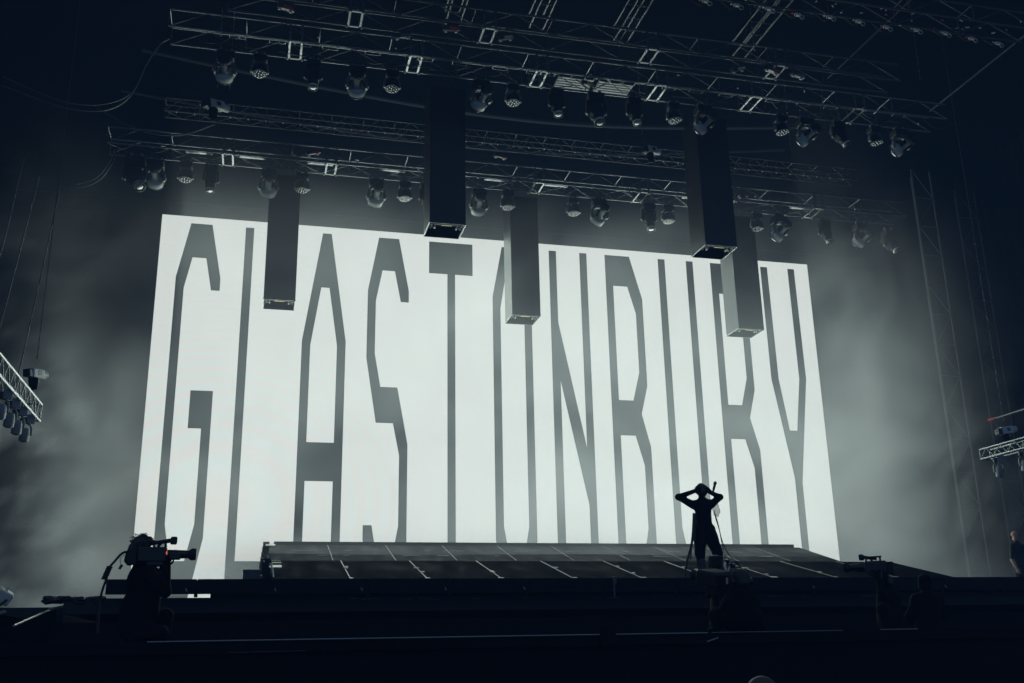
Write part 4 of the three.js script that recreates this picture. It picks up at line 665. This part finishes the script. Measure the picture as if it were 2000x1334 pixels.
{
  const t = thing('person', 'balding man in black with a headset at the far right edge of the stage', 'person', [18.55, FLOOR, -22.0]); t.rotation.y = 0.3;
  part('body', bodyOf(flesh([[0, 1.0, 0, 0, 1.36, 0, 0.17, 0.17, 0.75], [-0.18, 1.42, 0, 0.18, 1.42, 0, 0.07, 0.07], [0, 1.42, 0, 0, 1.55, 0, 0.06, 0.055], [-0.08, 0.92, 0, -0.1, 0.1, 0, 0.13, 0.06], [0.08, 0.92, 0, 0.1, 0.1, 0, 0.13, 0.06], [-0.1, 0.06, 0.02, -0.11, 0.05, 0.16, 0.05, 0.04], [0.1, 0.06, 0.02, 0.11, 0.05, 0.16, 0.05, 0.04], [-0.2, 1.4, 0, -0.28, 1.08, 0, 0.06, 0.05], [0.2, 1.4, 0, 0.28, 1.08, 0, 0.06, 0.05]], 0.016, 0.04)), std(0.02, 0.02, 0.022, 0.8), t);
  part('face', bodyOf(flesh([[0, 1.62, 0, 0, 1.7, -0.01, 0.085, 0.095], [0, 1.57, 0.06, 0, 1.6, 0.05, 0.045, 0.05], [0, 1.63, 0.1, 0, 1.615, 0.115, 0.014, 0.017], [-0.09, 1.64, 0, -0.095, 1.67, 0, 0.016, 0.02]], 0.009, 0.02)), M.skin, t, undefined, [0, -1.1, 0]);
  part('forearm', bodyOf(flesh([[-0.28, 1.08, 0, -0.3, 0.86, 0.1, 0.05, 0.035], ...handCaps([-0.3, 0.86, 0.1], [0, -1, 0.2], [0, 0, 1], [1, 0, 0])], 0.007, 0.01)), M.skin, t);
  part('headset', [new THREE.TorusGeometry(0.11, 0.01, 6, 20, Math.PI).translate(0, 1.66, 0), new THREE.CylinderGeometry(0.04, 0.04, 0.03, 16).rotateZ(1.57).translate(-0.105, 1.65, 0)], M.rubber, t, undefined, [0, -1.1, 0]);
  const u = thing('person', 'onlooker low at the bottom right, only the crown of the head showing', 'person', [3.06, 0.0, -6.0]);
  part('body', bodyOf(flesh([[0, 0.8, 0, 0, 1.12, 0, 0.17, 0.17, 0.75], [-0.17, 1.16, 0, 0.17, 1.16, 0, 0.07, 0.07], [0, 1.16, 0, 0, 1.3, 0, 0.06, 0.055], [-0.08, 0.75, 0, -0.1, 0.08, 0, 0.13, 0.06], [0.08, 0.75, 0, 0.1, 0.08, 0, 0.13, 0.06], [-0.19, 1.14, 0, -0.27, 0.86, -0.02, 0.06, 0.05], [0.19, 1.14, 0, 0.27, 0.86, -0.02, 0.06, 0.05], [-0.27, 0.86, -0.02, -0.25, 0.6, -0.06, 0.05, 0.035], [0.27, 0.86, -0.02, 0.25, 0.6, -0.06, 0.05, 0.035]], 0.016, 0.04), flesh([[0, 1.36, 0, 0, 1.42, 0.005, 0.09, 0.1], [0, 1.32, -0.06, 0, 1.34, -0.06, 0.045, 0.05], [0, 1.37, -0.11, 0, 1.36, -0.12, 0.014, 0.016], [-0.097, 1.37, 0, -0.1, 1.4, 0, 0.016, 0.02], [0.097, 1.37, 0, 0.1, 1.4, 0, 0.016, 0.02]], 0.008, 0.02)), std(0.05, 0.035, 0.03, 0.6), u);
}

renderer.render(scene, camera);
